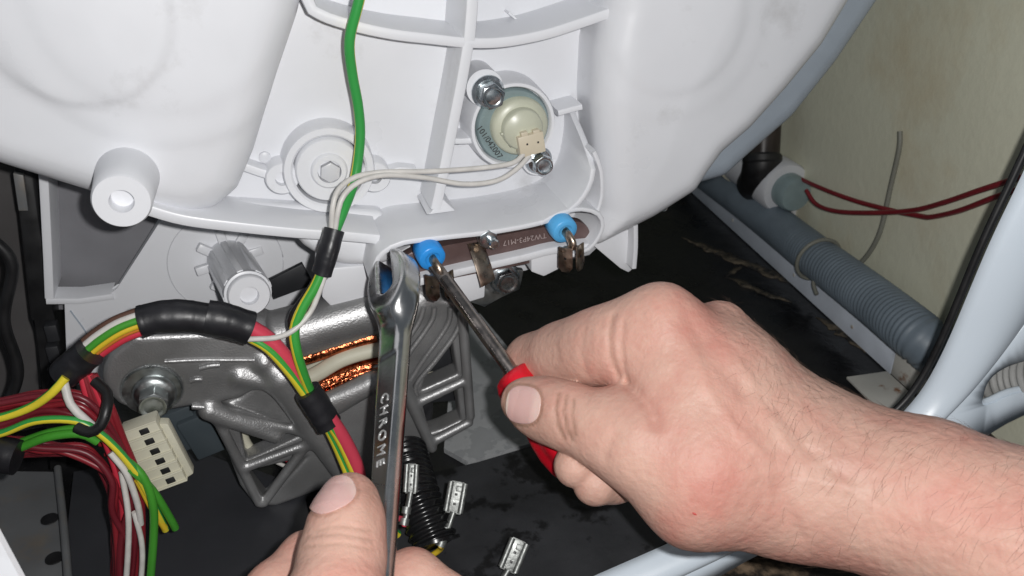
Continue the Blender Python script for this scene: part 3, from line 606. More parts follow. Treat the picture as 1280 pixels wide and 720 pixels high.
# ribbed spacer
s0, s1 = SUP.P3(286, 324, 0), P(312, 370, .466); fs = frame_from(s1, s1-s0); ln = np.linalg.norm(s1-s0)
spc = lathe('ribbed_spacer', [(.0125, -ln), (.0112, -.004), (.0112, -.001), (.0105, 0), (.0050, 0), (.0047, -.006), (.0004, -.0062)], fs, M['white'], tub, 40, 40)
lathe('spacer_lip', [(.0118, -.009), (.0126, -.007), (.0124, -.0045), (.0110, -.004)], fs, M['white'], spc, 40, 40)
for k in range(8):
    a = 2*math.pi*k/8+.15; fr = Fr(fs.W(.0115*math.cos(a), .0115*math.sin(a), 0), (fs.u*math.cos(a)+fs.v*math.sin(a)), -fs.u*math.sin(a)+fs.v*math.cos(a), fs.w)
    prism('spacer_rib', [(-.002, -.0022), (.0016, -.0018), (.0016, .0018), (-.002, .0022)], -ln, -.006, fr, M['white'], spc, .0006)
    prism('spacer_tab', [(0, -.0026), (.0085, -.0026), (.0085, .0026), (0, .0026)], -ln, -ln+.005, fr, M['white'], spc, .0008)
for rr in (.033,):
    fq = SUP.at(283, 330, .0004); link('ring_mark', tube_mesh('ring_mark', np.array([fq.W(rr*math.cos(a), rr*math.sin(a), -.0003) for a in np.linspace(0, 2*math.pi, 60)]), .00035, 6), M['white2'], tub, 180)

# ================================================================== HEATING ELEMENT
ht = thing('heating_element', 'brown flanged heating element with two blue insulators set in the tub opening', 'heater', TUB.W(0, -.01, -.004))
a0, a1 = TUB.T(522, 334, -.004), TUB.T(716, 297, -.004)
fa = math.atan2(a1[1]-a0[1], a1[0]-a0[0]); hr = .0100
st = []
for t in np.linspace(-math.pi/2, math.pi/2, 14): st.append((a1[0]+hr*math.cos(t+fa), a1[1]+hr*math.sin(t+fa)))
for t in np.linspace(math.pi/2, 3*math.pi/2, 14): st.append((a0[0]+hr*math.cos(t+fa), a0[1]+hr*math.sin(t+fa)))
flg = prism('flange', st, -.010, -.003, TUB, M['flange'], ht, .0008)
text_obj('flange_print', 'TW24P3-M17', .0043, TUB.at(656, 299, -.0028), M['pale'], flg, fa+math.pi, .0001, 1.0)
hx = nrm(TUB.u*.12 + TUB.v*(-.25) + TUB.w)
lathe('stud', [(.0028, -.004), (.0028, .0075), (.0022, .0085), (.0003, .0086)], TUB.at(613, 298, .003), M['zinc'], ht, 20)
nf = TUB.at(608, 296, .002)
prism('stud_nut', hexa(.0054, .4), -.002, .0042, nf, M['zinc'], ht, .0005)
lathe('stud_washer', [(.0048, -.003), (.0048, -.0016), (.003, -.0016)], nf, M['zincd'], ht, 30)
def insulator(px, py, wtip, mat, tabs, key):
    f0 = TUB.at(px, py, wtip); f0 = frame_from(f0.o, f0.w + TUB.u*.10 - TUB.v*.18)
    cf = lathe('terminal_post', [(.0060, -.0150), (.0060, -.010), (.003, -.010)], f0, M['flange'], ht, 32)
    lathe('insulator', [(.0060, -.0125), (.0071, -.0115), (.0074, -.006), (.0071, -.0008), (.0064, 0), (.0040, 0), (.0034, -.0008), (.002, -.0009)], f0, mat, ht, 40, 50)
    tb = tube('pin', [f0.W(0, 0, -.001), f0.W(.0004, -.0006, .003), f0.W(.0012, -.003, .0062), f0.W(.0014, -.0062, .0066)], .0019, M['tab'], ht, 10, .001, 0, (1.0, 1.4))
    for sgn, dx in tabs:
        ff = frame_from(f0.W(.0016+dx, -.0060, .0068), nrm(TUB.w*.75+TUB.u*(.62*sgn)))
        prism('spade_tab', [(-.0039, .001), (.0039, .001), (.0040, -.0110), (.0020, -.0138), (-.0020, -.0138), (-.0040, -.0110)], -.0004, .0004, ff, M['tab'], ht, .0002)
        lathe('tab_hole', [(.0007, .0004), (.0007, .00055), (.0002, .00056)], Fr(ff.W(0, -.0055, 0), ff.u, ff.v, ff.w), M['black'], ht, 10)
    prism('tab_bridge', [(-.0045, -.0016), (.0045, -.0016), (.0045, .0014), (-.0045, .0014)], -.0004, .0004, frame_from(f0.W(.0016, -.0058, .0070), nrm(TUB.w*.5+TUB.v)), M['tab'], ht, .0002)
insulator(541, 324, .012, M['blue'], ((-1, -.0045), (1, .0045)), 0)
insulator(707, 290, .012, M['lblue'], ((-1, -.0042), (1, .0042)), 1)
ef = TUB.at(600, 322, .004)
tube('earth_tab', [ef.W(-.0005, .006, -.006), ef.W(0, .002, -.001), ef.W(.0006, -.004, .004), ef.W(.0012, -.010, .0062), ef.W(.0014, -.0125, .0064)], .0050, M['tab'], ht, 12, .001, 0, (1.0, .12))

# ================================================================== SENSOR
sn = thing('pressure_sensor', 'round translucent sensor with yellowed cap and cream plug in the tub housing', 'sensor', TUB.P3(645, 160, -.03))
fsn = TUB.at(643, 159, -.021)
lathe('sensor_disc', [(.0202, -.006), (.0202, -.003), (.0192, -.0012), (.0165, -.0018), (.0150, -.0030), (.0004, -.0032)], fsn, M['sensor'], sn, 56, 50)
lathe('cap', [(.0158, -.004), (.0154, .0005), (.0140, .0020), (.0112, .0026), (.0108, .0058), (.0098, .0070), (.0004, .0075)], TUB.at(650, 158, -.021), M['yellowed'], sn, 48, 50)
prism('cap_rib', [(-.013, -.0006), (-.002, -.0006), (-.002, .0006), (-.013, .0006)], 0, .0050, Fr(TUB.P3(652, 156, -.021), nrm(TUB.u*.8+TUB.v*.1), nrm(TUB.v), TUB.w), M['yellowed'], sn, .0003)
fc_ = TUB.at(664, 180, -.012)
cn = box('plug_connector', 0, 0, -.010, .0015, .0070, .0056, fc_, M['cream'], sn, .0005, .08)
for dx in (-.0035, .003): box('latch', dx, .0062, -.006, .0013, .0018, .0012, fc_, M['cream'], cn, .0003, .08)
for dx in (-.0026, .0034):
    for dy in (.0008,): box('slot', dx, dy, .0010, .0017, .0005, .0005, fc_, M['black'], cn, .0001)
text_obj('sensor_print', '101/042007', .0046, Fr(TUB.P3(612, 178, -.0222), TUB.u, TUB.v, TUB.w), M['ink'], sn, math.radians(-62), .0001)
text_obj('cap_print', 'X90 25', .0030, Fr(TUB.P3(634, 176, -.0185), TUB.u, TUB.v, TUB.w), M['ink'], sn, math.radians(-60), .0001)
# ================================================================== MOTOR
mo = thing('drive_motor', 'cast aluminium framed electric motor with copper windings hanging below the tub', 'motor', (0.03, .46, .006))
lugp = MP([(138, 446), (165, 420), (335, 414), (352, 470), (300, 500), (226, 512), (184, 520), (150, 505), (134, 474)], .006)
lugc = MOT.T(180, 472, .006)
sheet = MP([(262, 510), (300, 498), (345, 462), (395, 500), (470, 462), (498, 470), (490, 600), (410, 612), (345, 636), (318, 634), (300, 610)], 0.0)
cut1 = MP([(298, 530), (376, 546), (308, 577)], 0.0); cut2 = MP([(306, 592), (384, 573), (334, 628)], 0.0)
rightp = MP([(470, 462), (500, 440), (528, 372), (578, 380), (592, 520), (582, 536), (554, 548), (546, 562), (530, 584), (485, 602)], 0.0)
cut3 = MP([(566, 428), (573, 470), (528, 490), (536, 466)], 0.0); cut4 = MP([(526, 508), (572, 488), (577, 528), (552, 540), (532, 546)], 0.0)
t0, t1 = np.array([*MOT.T(335, 424, -.014), -.014]), np.array([*MOT.T(520, 372, -.014), -.014])
sh = [np.array([*MOT.T(a, b, .004), .004]) for a, b in ((300, 470), (345, 478), (395, 508), (470, 474))]
bars = [((268, 516), (324, 628)), ((306, 584), (386, 554)), ((386, 552), (330, 628)), ((300, 520), (380, 540)), ((528, 500), (576, 478)), ((578, 392), (588, 520)), ((548, 548), (586, 528))]
bars = [(np.array([*MOT.T(*p, .003), .003]), np.array([*MOT.T(*q, .003), .003])) for p, q in bars]
diag = [(np.array([*MOT.T(*p, .004), .004]), np.array([*MOT.T(*q, .004), .004]), r0, r1) for p, q, r0, r1 in (((352, 470), (440, 610), .010, .005), ((462, 480), (400, 520), .006, .005), ((330, 452), (405, 512), .006, .004), ((262, 512), (345, 545), .006, .004), ((505, 480), (540, 560), .004, .003))]
lo, hi = rbounds([lugp, sheet, rightp], .012)
def f_mot(X, Y, Z):
    d = extr(smin(sdpoly(X, Y, lugp), np.sqrt((X-lugc[0])**2+(Y-lugc[1])**2)-.0195, .004), Z, -.022, .006, .0035)
    d = smin(d, cone(X, Y, Z, t0, .0150, t1, .0135), .004)
    s = extr(sdpoly(X, Y, sheet), Z, -.014, -.001, .003)
    s = smin(s, extr(sdpoly(X, Y, rightp), Z, -.016, -.002, .003), .004)
    for c in (cut1, cut2, cut3, cut4): s = smax(s, -extr(sdpoly(X, Y, c), Z, -.2, .2, .0005), .002)
    d = smin(d, s, .004)
    for i in range(3): d = smin(d, cone(X, Y, Z, sh[i], .0052, sh[i+1], .0052), .0035)
    for p, q in bars: d = smin(d, cone(X, Y, Z, p, .0030, q, .0028), .0018)
    for p, q, r0, r1 in diag: d = smin(d, cone(X, Y, Z, p, r0, q, r1), .0035)
    bx = MOT.T(190, 488, .006)                       # spot-faced seat for the bolt
    rr = np.sqrt((X-bx[0])**2+(Y-bx[1])**2)
    d = smax(d, -np.maximum(rr-.0150, .0025-Z), .001)
    return d
sdf_obj('cast_frame', f_mot, (lo[0], lo[1], -.056), (hi[0], hi[1], .016), .0008, MOT, M['alu'], mo)
for p in ([(543, 384), (541, 398), (530, 416), (514, 438), (503, 456)], [(530, 384), (524, 402), (510, 424), (498, 442)], [(577, 388), (576, 402), (566, 422), (545, 450), (520, 482), (524, 504), (536, 552)], [(563, 384), (561, 402), (548, 424), (528, 452), (512, 478), (510, 486)]):
    tube('cast_rib', [MOT.P3(a, b, .001) for a, b in p], .0016, M['alu'], mo, 10, .002)
tube('cast_rib', [MOT.P3(a, b, .0062) for a, b in ((206, 452), (250, 450), (292, 450), (318, 450))], .0012, M['alu'], mo, 8)
for (a, b, c, d_) in ((250, 460, 274, 456), (238, 476, 252, 474), (240, 508, 274, 512)): tube('cast_rib', [MOT.P3(a, b, .0058), MOT.P3((a+c)/2, (b+d_)/2-1, .0062), MOT.P3(c, d_, .0058)], .0017, M['alu'], mo, 8, .001)
# mounting bolt of the motor
mb = MOT.at(190, 488, .0030)
mt_ = lathe('washer', [(.0148, -.001), (.0150, .0004), (.0143, .0014), (.006, .0015)], mb, M['zincd'], mo, 44)
hex_bolt(193, 492, .0045, MOT, .0112, .0080, .0035, .0095, mo, M['zincd'], .3, True, 'mounting_bolt')
# windings, insulation, stator
lathe('stator', [(.052, -.02), (.054, -.018), (.054, .02), (.052, .022), (.030, .022)], Fr(MOT.P3(430, 500, -.055), (1, 0, 0), (0, 0, 1), (0, -1, 0)), M['lamin'], mo, 48)
ws = [MOT.P3(a, b, -.010) for a, b in ((384, 492), (400, 484), (425, 471), (450, 462), (480, 455))]
tube('copper_winding', ws, .0072, M['copper'], mo, 20, .001)
random.seed(5)
for k in range(16):
    off = np.array([0, random.uniform(-.004, 0), random.uniform(-.006, .0065)]); off[1] -= math.sqrt(max(0, .0073**2-off[2]**2))*.9
    tube('copper_strand', [p+off+np.array([0, 0, random.uniform(-.0012, .0012)]) for p in ws], .0006, M['copper'], mo, 6, .002)
tube('copper_winding', [MOT.P3(a, b, -.012) for a, b in ((380, 448), (405, 440), (440, 428), (470, 420))], .0042, M['copper'], mo, 14)
tube('slot_insulation', [MOT.P3(a, b, -.008) for a, b in ((382, 474), (398, 466), (425, 450), (455, 440), (485, 434))], .0046, M['ivory'], mo, 14, .002, 0, (1, .8))
prism('insulation_plate', MP([(380, 460), (480, 418), (480, 470), (385, 492)], -.020), -.026, -.020, MOT, M['ivory'], mo, .0008)
tube('slot_insulation', [MOT.P3(a, b, -.014) for a, b in ((298, 532), (312, 560), (335, 570), (352, 572))], .0030, M['ivory'], mo, 12, .002)
lathe('bearing_cap', [(.009, -.004), (.009, 0), (.007, .002), (.001, .003)], MOT.at(543, 484, -.020), M['ivory'], mo, 28)
prism('brush_plate', MP([(530, 420), (582, 420), (584, 500), (520, 505)], -.024), -.03, -.024, MOT, M['dark'], mo, .0005)
lathe('contact_pin', [(.0022, -.002), (.0022, .002), (.0016, .003), (.0004, .0032)], MOT.at(563, 463, -.023), M['zinc'], mo, 14)
tube('motor_lead', [MOT.P3(a, b, -.016) for a, b in ((352, 572), (366, 578), (376, 570))], .0012, M['red'], mo, 8)
tube('motor_lead', [MOT.P3(a, b, -.014) for a, b in ((346, 578), (362, 584), (378, 580))], .0012, M['wwire'], mo, 8)
for k, (a, b) in enumerate(((252, 545), (232, 540))):
    box('terminal_block', *MOT.T(a, b, -.02), -.05, -.018-.004*k, .0085, .014, MOT, material('slate_plastic', (0.055, 0.07, 0.08), .4), mo, .0012, .28)
tube('terminal_tab', [MOT.P3(a, b, -.012) for a, b in ((214, 545), (220, 556), (226, 572))], .0032, M['zincd'], mo, 10, .002, 0, (.3, 1))
# black strap beside the spacer
tag(prism('black_strap', [SUP.T(a, b, .03) for a, b in ((334, 352), (378, 330), (392, 356), (344, 374))], .026, .030, SUP, M['dark'], None, .0006), 'short black plastic strap between the ribbed spacer and the sump lug', 'strap')

# ================================================================== WIRES
def TQ(px, py, w): return TUB.P3(px, py, w)
earth = thing('earth_wire', 'green and yellow earth wire hanging down over the tub ribs into black tape', 'wire', TQ(445, 120, .0))
tube('wire', [TQ(530, -340, 0), TQ(500, -180, 0), TQ(464, -60, -.002), TQ(448, 4, -.004), TQ(437, 50, -.006), TQ(440, 90, -.010), TQ(448, 135, -.012), TQ(450, 175, -.012), TQ(443, 225, -.010), TQ(430, 262, .0), TQ(416, 296, .008)], .0025, M['earth0'], earth, 16, .003, 1.6)
sw = thing('sensor_leads', 'pair of thin white wires running from the sensor plug to the taped earth wire', 'wire', TQ(520, 215, 0))
tube('wire', [TQ(655, 192, -.012), TQ(640, 204, -.008), TQ(600, 210, -.006), TQ(540, 214, -.004), TQ(480, 215, -.002), TQ(445, 221, 0), TQ(424, 236, .004), TQ(416, 258, .008), TQ(414, 292, .008)], .00135, M['wwire'], sw, 10)
tube('wire', [TQ(662, 194, -.012), TQ(645, 212, -.008), TQ(620, 226, -.006), TQ(580, 230, -.004), TQ(530, 222, -.004), TQ(480, 219, .0), TQ(448, 228, .003), TQ(430, 244, .007), TQ(423, 262, .009), TQ(418, 292, .009)], .00135, M['wwire'], sw, 10)
# main harness
HW = 'wire'
ha = thing('wire_harness', 'multicoloured wire harness wrapped in black tape draped over the motor', 'harness', MOT.P3(250, 400, .03))
def H(pts, r, mat, segs=12, twist=0.0, parent=ha, name='wire'): return tube(name, pts, r, mat, parent, segs, .003, twist)
def MQ(a, b, w): return MOT.P3(a, b, w)
# down lead: taped piece, then wires to the second joint
tape([TQ(418, 287, .010), TQ(411, 312, .014), TQ(402, 342, .016)], .0050, M['tape'], ha, (1, 1.15), 28)
H([TQ(404, 336, .016), TQ(394, 358, .018), TQ(378, 385, .02), MQ(368, 412, .034), MQ(371, 440, .036), MQ(380, 470, .034), MQ(392, 500, .030)], .0026, M['earth2'], 14, 2.0)
H([TQ(408, 338, .017), TQ(400, 362, .019), TQ(388, 390, .020), MQ(368, 412, .036), MQ(345, 422, .036), MQ(310, 424, .034)], .0014, M['wwire'], 10)
H([TQ(402, 338, .014), TQ(386, 364, .014), TQ(366, 392, .014), MQ(364, 408, .026)], .0018, M['black'], 10)
# top arc: tape sleeve from left to right over the lug
arcw = .026
tape([MQ(176, 402, arcw), MQ(200, 396, arcw), MQ(235, 395, arcw), MQ(275, 402, arcw), MQ(312, 412, arcw)], .0078, M['tape'], ha, (1, .95), 18)
tape([MQ(258, 396, arcw+.001), MQ(285, 401, arcw+.002), MQ(312, 410, arcw+.002)], .0084, M['tape'], ha, (1, 1), 68)
left = [(105, 445), (122, 430), (150, 412), (182, 400)]
cols = [('bwire', -16, .0016), ('wwire', -10, .0018), ('gwire', -3, .0018), ('ywire', 4, .0017), ('owire', 8, .0016), ('red', 14, .0020)]
for cn_, dy, r in cols:
    H([MQ(a+dy*.45, b+dy*.8, arcw-.002*abs(dy)/8) for a, b in left], r, M[cn_], 10)
tape([MQ(80, 468, .024), MQ(95, 455, .026), MQ(112, 440, .027)], .0075, M['tape'], ha, (1, 1), 40)
# right of the sleeve: red flat band, earth pair, down to the taped joint
H([MQ(310, 408, .027), MQ(335, 424, .028), MQ(362, 455, .029), MQ(388, 496, .030)], .0042, M['pinkred'], 14)
H([MQ(308, 420, .029), MQ(335, 436, .031), MQ(362, 466, .032), MQ(386, 500, .032)], .0024, M['earth2'], 14, 2.0)
tape([MQ(384, 488, .031), MQ(396, 506, .032), MQ(411, 530, .033)], .0064, M['tape'], ha, (1.15, 1), 23)
H([MQ(402, 520, .033), MQ(418, 552, .034), MQ(432, 585, .036), MQ(450, 630, .044), MQ(480, 655, .046), MQ(497, 668, .044)], .0024, M['earth'], 14, 2.4)
H([MQ(405, 520, .036), MQ(424, 550, .037), MQ(440, 585, .039), MQ(456, 625, .044)], .0022, M['earth2'], 14, 2.8)
H([MQ(412, 522, .034), MQ(430, 550, .036), MQ(446, 585, .038), MQ(452, 625, .040)], .0040, M['pinkred'], 14)
# left loom of dark red wires
lm = thing('red_wire_loom', 'thick loom of dark red wires with green, yellow and white strands at lower left', 'wire loom', MQ(120, 560, .02))
random.seed(11)
for k in range(34):
    t = k/33; d = random.uniform(-.008, .012); J = lambda n=6: random.uniform(-n, n)
    y0 = 500+66*t+J(5)
    if k < 20:
        pts = [MQ(-260, y0+40+J(20), .02+d), MQ(-110, y0+20+J(), .02+d), MQ(0, y0, .02+d), MQ(55, 490+56*t+J(), .022+d), MQ(108+J(), 500+44*t+J(), .026+d), MQ(142+J(), 545+22*t+J(), .028+d), MQ(160+J(9), 610, .030+d), MQ(166-22*t+J(9), 680, .032+d), MQ(164-30*t+J(9), 770, .034+d)]
    else:
        pts = [MQ(-260, y0+50+J(20), .02+d), MQ(-110, y0+28+J(), .02+d), MQ(0, y0+6, .02+d), MQ(55, 556+22*(t-.6)+J(), .022+d), MQ(108, 562+24*(t-.6)+J(), .024+d), MQ(138+J(), 592+10*t, .028+d), MQ(150+J(10), 640, .030+d), MQ(152+J(10), 690, .032+d), MQ(146+J(10), 780, .034+d)]
    H(pts, random.uniform(.0014, .0021), M[random.choice(['darkred', 'darkred', 'darkred2', 'darkred2', 'darkred2'])], 10, 0, lm)
for k in range(6):
    a = random.uniform(-6, 6)
    H([MQ(102+k*3, 468, .028), MQ(112+k*5, 505, .031), MQ(132+k*5+a, 550, .034), MQ(148+k*5, 600, .036), MQ(155+k*5+a, 660, .036), MQ(150+k*5, 770, .036)], .0019, M['darkred' if k % 3 else 'red'], 10, 0, lm)
H([MQ(-250, 570, .03), MQ(-60, 532, .03), MQ(0, 522, .032), MQ(40, 508, .034), MQ(66, 490, .036), MQ(82, 472, .034)], .0021, M['earth2'], 12, 2, lm)
H([MQ(-250, 590, .03), MQ(-60, 552, .03), MQ(0, 542, .034), MQ(45, 526, .038), MQ(95, 526, .041), MQ(125, 542, .043), MQ(152, 568, .044), MQ(176, 600, .044), MQ(196, 640, .042), MQ(207, 662, .038)], .0019, M['earth'], 12, 1.2, lm)
H([MQ(24, 560, .032), MQ(60, 546, .036), MQ(100, 542, .038), MQ(122, 552, .038)], .0022, M['gwire'], 12, 0, lm)
H([MQ(28, 552, .030), MQ(65, 540, .034), MQ(104, 536, .036), MQ(130, 548, .036)], .0020, M['gwire'], 12, 0, lm)
H([MQ(150, 570, .040), MQ(176, 592, .044), MQ(190, 625, .046), MQ(192, 670, .046), MQ(184, 770, .046)], .0021, M['gwire'], 12, 0, lm)
H([MQ(162, 585, .044), MQ(190, 612, .044), MQ(214, 650, .040), MQ(219, 660, .038)], .0020, M['gwire'], 12, 0, lm)
H([MQ(172, 600, .042), MQ(190, 635, .042), MQ(206, 660, .040)], .0017, M['ywire'], 12, 0, lm)
H([MQ(80, 478, .034), MQ(88, 505, .038), MQ(104, 522, .040), MQ(120, 536, .040)], .0020, M['wwire'], 12, 0, lm)
H([MQ(138, 566, .042), MQ(158, 592, .045), MQ(172, 630, .046), MQ(176, 655, .044)], .0016, M['wwire'], 10, 0, lm)
H([MQ(152, 590, .040), MQ(160, 640, .044), MQ(160, 690, .046), MQ(154, 770, .046)], .0015, M['wwire'], 10, 0, lm)
H([MQ(168, 640, .044), MQ(178, 690, .046), MQ(172, 770, .046)], .0014, M['wwire'], 10, 0, lm)
tape([MQ(-30, 566, .034), MQ(0, 568, .036), MQ(22, 572, .038)], .0085, M['tape'], lm, (1, 1), 48)
for a in np.linspace(0, 1, 1): tube('cable_clip', [MQ(96, 534, .044), MQ(112, 540, .047), MQ(126, 532, .047), MQ(133, 512, .044), MQ(134, 492, .036), MQ(118, 476, .030)], .0026, M['black'], lm, 10)
# white plug housing with six dark slots
c_a, c_b, c_c = MQ(150, 540, .03), MQ(186, 527, .03), MQ(202, 612, .034)
cu = nrm(c_b-c_a); cv = nrm((c_c-c_a) - cu*np.dot(c_c-c_a, cu)); cw = np.cross(cv, cu)*1.0
if cw[1] > 0: cw = -cw
CF = Fr(c_a, cu, cv, cw)
wd_, hg_ = np.linalg.norm(c_b-c_a)+.003, np.linalg.norm(np.dot(c_c-c_a, cv))
plug = thing('plug_housing', 'cream six-way plug housing with dark slots beside the motor bolt', 'connector', CF.W(wd_/2, hg_/2, -.005))
prism('housing', [(0, 0), (wd_, 0), (wd_, hg_), (0, hg_)], -.010, 0, CF, M['ivory'], plug, .0006)
for k in range(7):
    y = hg_*(k+.02)/6.2
    prism('rib', [(-.0006, y), (wd_+.0006, y), (wd_+.0006, y+.0010), (-.0006, y+.0010)], -.0085, .0013, CF, M['ivory'], plug, .0003)
for k in range(6):
    y = hg_*(k+.42)/6.2
    prism('slot', [(wd_*.46, y), (wd_*.72, y), (wd_*.72, y+.0033), (wd_*.46, y+.0033)], -.001, .0004, CF, M['black'], plug, .0004)
prism('skirt', [(wd_, .004), (wd_+.004, .006), (wd_+.004, hg_-.001), (wd_, hg_)], -.009, -.002, CF, M['ivory'], plug, .0008)
for k in range(6):
    y = hg_*(k+.5)/6.2
    tube('wire_stub', [CF.W(.0005, y, -.004), CF.W(-.006, y-.001, -.004), CF.W(-.014, y-.003, -.008)], .0014, M[['owire', 'darkred', 'darkred', 'black', 'darkred', 'darkred'][k]], plug, 8)
# spade receptacles
def receptacle(f0, parent, wmat, tail, k=1.3, nx=1.0):
    f0 = Fr(f0.o, f0.u*k*nx, f0.v*k, f0.w*k)
    prism('barrel', [(-.0040, 0), (.0040, 0), (.0040, .0125), (.0030, .0135), (-.0036, .0135), (-.0040, .0125)], -.0004, .0003, f0, M['tin'], parent, .0002)
    for s_ in (-1, 1):
        tube('curl', [f0.W(.0037*s_, .0006, .0011), f0.W(.0037*s_, .013, .0011)], .00125*k, M['tin'], parent, 10, .002)
    for yy in (.004, .008): box('window', 0, yy, .0002, .0005, .0007, .0005, f0, M['black'], parent, .0001)
    box('crimp_lock', .0012, .0105, .0002, .0011, .0018, .0012, f0, M['tin'], parent, .0003)
    tube('neck', [f0.W(0, .0006, .0003), f0.W(-.0008, -.004, .0006), f0.W(-.002, -.009, .0008), f0.W(-.0035, -.014, .0008)], .0019*k, M['tin'], parent, 10, .002, 0, (.7, 1))
    for yy in (-.006, -.011): tube('crimp', [f0.W(-.0008+yy*.18, yy, .0008), f0.W(-.0012+yy*.2, yy-.003, .0010)], .0022*k, M['tin'], parent, 10, .001)
    tube('wire', [f0.W(-.003, -.0135, .0008)]+tail, .0016, wmat, parent, 10)
def rec_frame(px, py, d, ang, tilt=0.25):
    a = math.radians(ang); v = nrm(R*math.sin(a)+U*math.cos(a)+F*tilt); wv = nrm(-F + U*.1 - v*np.dot(-F+U*.1, v)); return Fr(P(px, py, d), np.cross(v, wv), v, wv)
t1_ = thing('spade_terminal', 'upright silver spade terminal on the mat right of the corrugated conduit', 'terminal', P(563, 640, .52), 'loose spade terminals')
receptacle(rec_frame(566, 642, .484, 10), t1_, M['ywire'], [P(551, 686, .487), P(540, 694, .490), P(520, 704, .496)], 1.3, .82)
t2_ = thing('spade_terminal', 'silver spade terminal on a red wire in front of the corrugated conduit', 'terminal', P(512, 625, .46), 'loose spade terminals')
receptacle(rec_frame(513, 617, .462, 2), t2_, M['pinkred'], [P(506, 650, .462), P(492, 647, .455), P(470, 644, .44)], 1.15, .6)
t3_ = thing('spade_terminal', 'silver spade terminal lying at the mat edge near the cabinet sill', 'terminal', P(636, 712, .50), 'loose spade terminals')
receptacle(rec_frame(634, 714, .468, 24), t3_, M['ywire'], [P(612, 738, .47), P(590, 760, .475)], 1.3, .85)
# black corrugated conduit
path = crom([P(506, 562, .52), P(512, 585, .51), P(522, 620, .495), P(545, 680, .483)], .0006)
s = np.arange(len(path))*.0006
cd = thing('conduit', 'glossy black corrugated conduit standing on the mat under the spanner', 'conduit', P(538, 660, .49))
link('conduit_body', tube_mesh('conduit_body', path,   .0122+.0008*np.sin(2*math.pi*s/.0042), 30), M['gl_black'], cd, 180)
link('end_ring', tube_mesh('end_ring', crom([P(544, 676, .4835), P(545, 680, .483)], .001), .0138, 30), M['gl_black'], cd, 60)
# ================================================================== SPANNER
b0, b1 = P(473, 760, .338), P(496, 392, .424)
v_ = nrm(b1-b0); n0 = nrm(-F*.80 - R*.55); n0 = nrm(n0 - v_*np.dot(n0, v_)); u_ = np.cross(v_, n0)
WR = Fr(b0, u_, v_, n0); Lw = np.linalg.norm(b1-b0)
wr = thing('spanner', 'chrome open-ended spanner stamped CHROME held upright under the heater opening', 'spanner', b0)
hc = P(492, 352, .432)-b0; hc = np.array([hc@u_, hc@v_, hc@n0])
ra = nrm(np.array([-.30, .15, .94])); rl = .0060
def f_wr(X, Y, Z):
    t = np.clip(Y/Lw, -.6, 1.0); hw = .0060 + .0032*np.clip((t-.1)/.9, 0, 1) + 0*X
    a = np.abs(X)-hw+.0038; b = np.abs(Z)-.0044+.0038; c = np.abs(Y-(Lw*.5-.06))-(Lw*.5+.06)
    sh_ = np.sqrt(np.maximum(a, 0)**2+np.maximum(b, 0)**2)+np.minimum(np.maximum(a, b), 0)-.0038
    sh_ = np.maximum(sh_, c)
    # flat panel sunk into the face
    pn = np.maximum(np.maximum(np.abs(X)-hw+.0030, .0039-Z), np.abs(Y-Lw*.45)-Lw*.36)
    sh_ = smax(sh_, -pn, .0012)
    qx, qy, qz = X-hc[0], Y-hc[1], Z-hc[2]
    px_ = qx*.985+qy*.17; py_ = -qx*.17+qy*.985
    a = (np.sqrt((px_/.0138)**2+((py_+.002)/.0205)**2)-1)*.0138+.0025; b = np.abs(qz)-.0062+.0025
    ring = np.sqrt(np.maximum(a, 0)**2+np.maximum(b, 0)**2)+np.minimum(np.maximum(a, b), 0)-.0025
    d = smin(sh_, ring, .009)
    r = np.sqrt(px_**2+np.maximum(-(py_+.0062), 0)**2) + 0*Z
    return smax(d, -(r-.0046), .0010)
sdf_obj('shank', f_wr, (-.030, -.05, -.026), (.030, Lw+.040, .026), .0008, WR, M['chrome'], wr)
fy = lambda px, py: float((on_plane(px, py, b0+n0*.003, n0)-b0)@v_)
ym = (fy(478, 495)+fy(463, 590))/2
text_obj('stamp', 'CHROME', .0070, Fr(WR.W(-.0004, ym, .0040), u_, v_, n0), M['engrave'], wr, -math.pi/2, .00015, 1.4)
# ================================================================== SCREWDRIVER
s_a, s_b = P(557, 350, .444), P(641, 466, .426); sd = nrm(s_b-s_a)
drv = thing('screwdriver', 'red handled screwdriver with dark steel blade levering the left heater terminal', 'screwdriver', s_b)
SF = frame_from(s_a, sd)
n = 46; pth = [s_a + (s_b-s_a)*t for t in np.linspace(-.02, 1.06, n)]
rad = [.0036]*n
me = tube_mesh('blade', np.array(pth), .0036, 20)
bl = link('blade', me, M['steel'], drv, 40)
prism('tip', [(-.0040, -.0006), (.0040, -.0006), (.0036, .0006), (-.0036, .0006)], -.010, .004, SF, M['steel'], drv, .0003)
V = []; Fc = []; segs = 48
HL = .064
prof = [(0, .42), (.0004, .78), (.0014, .95), (.004, 1.04), (.008, 1.06), (.014, 1.04), (.020, 1.03), (.026, 1.04), (.034, 1.16), (.042, 1.2), (.050, 1.12), (.056, .92), (.060, .70), (.063, .4), (HL, .1)]
HFm = frame_from(s_b, sd)
for (h, s) in prof:
    for k in range(segs):
        a = 2*math.pi*k/segs; lob = 1 + .17*math.cos(3*a+.9)*min(1, h/.004)
        rr = .0112*s*lob; V.append(HFm.W(rr*math.cos(a+.5), rr*math.sin(a+.5), h))
for i in range(len(prof)-1):
    for k in range(segs):
        k2 = (k+1) % segs; Fc.append((i*segs+k, i*segs+k2, (i+1)*segs+k2, (i+1)*segs+k))
Fc.append(tuple(range(segs))[::-1]); Fc.append(tuple((len(prof)-1)*segs+k for k in range(segs)))
link('handle', pyd('handle', V, Fc), M['handle'], drv, 60)
lathe('ferrule', [(.0046, -.0012), (.0046, .0016), (.003, .002)], HFm, M['steel'], drv, 24)
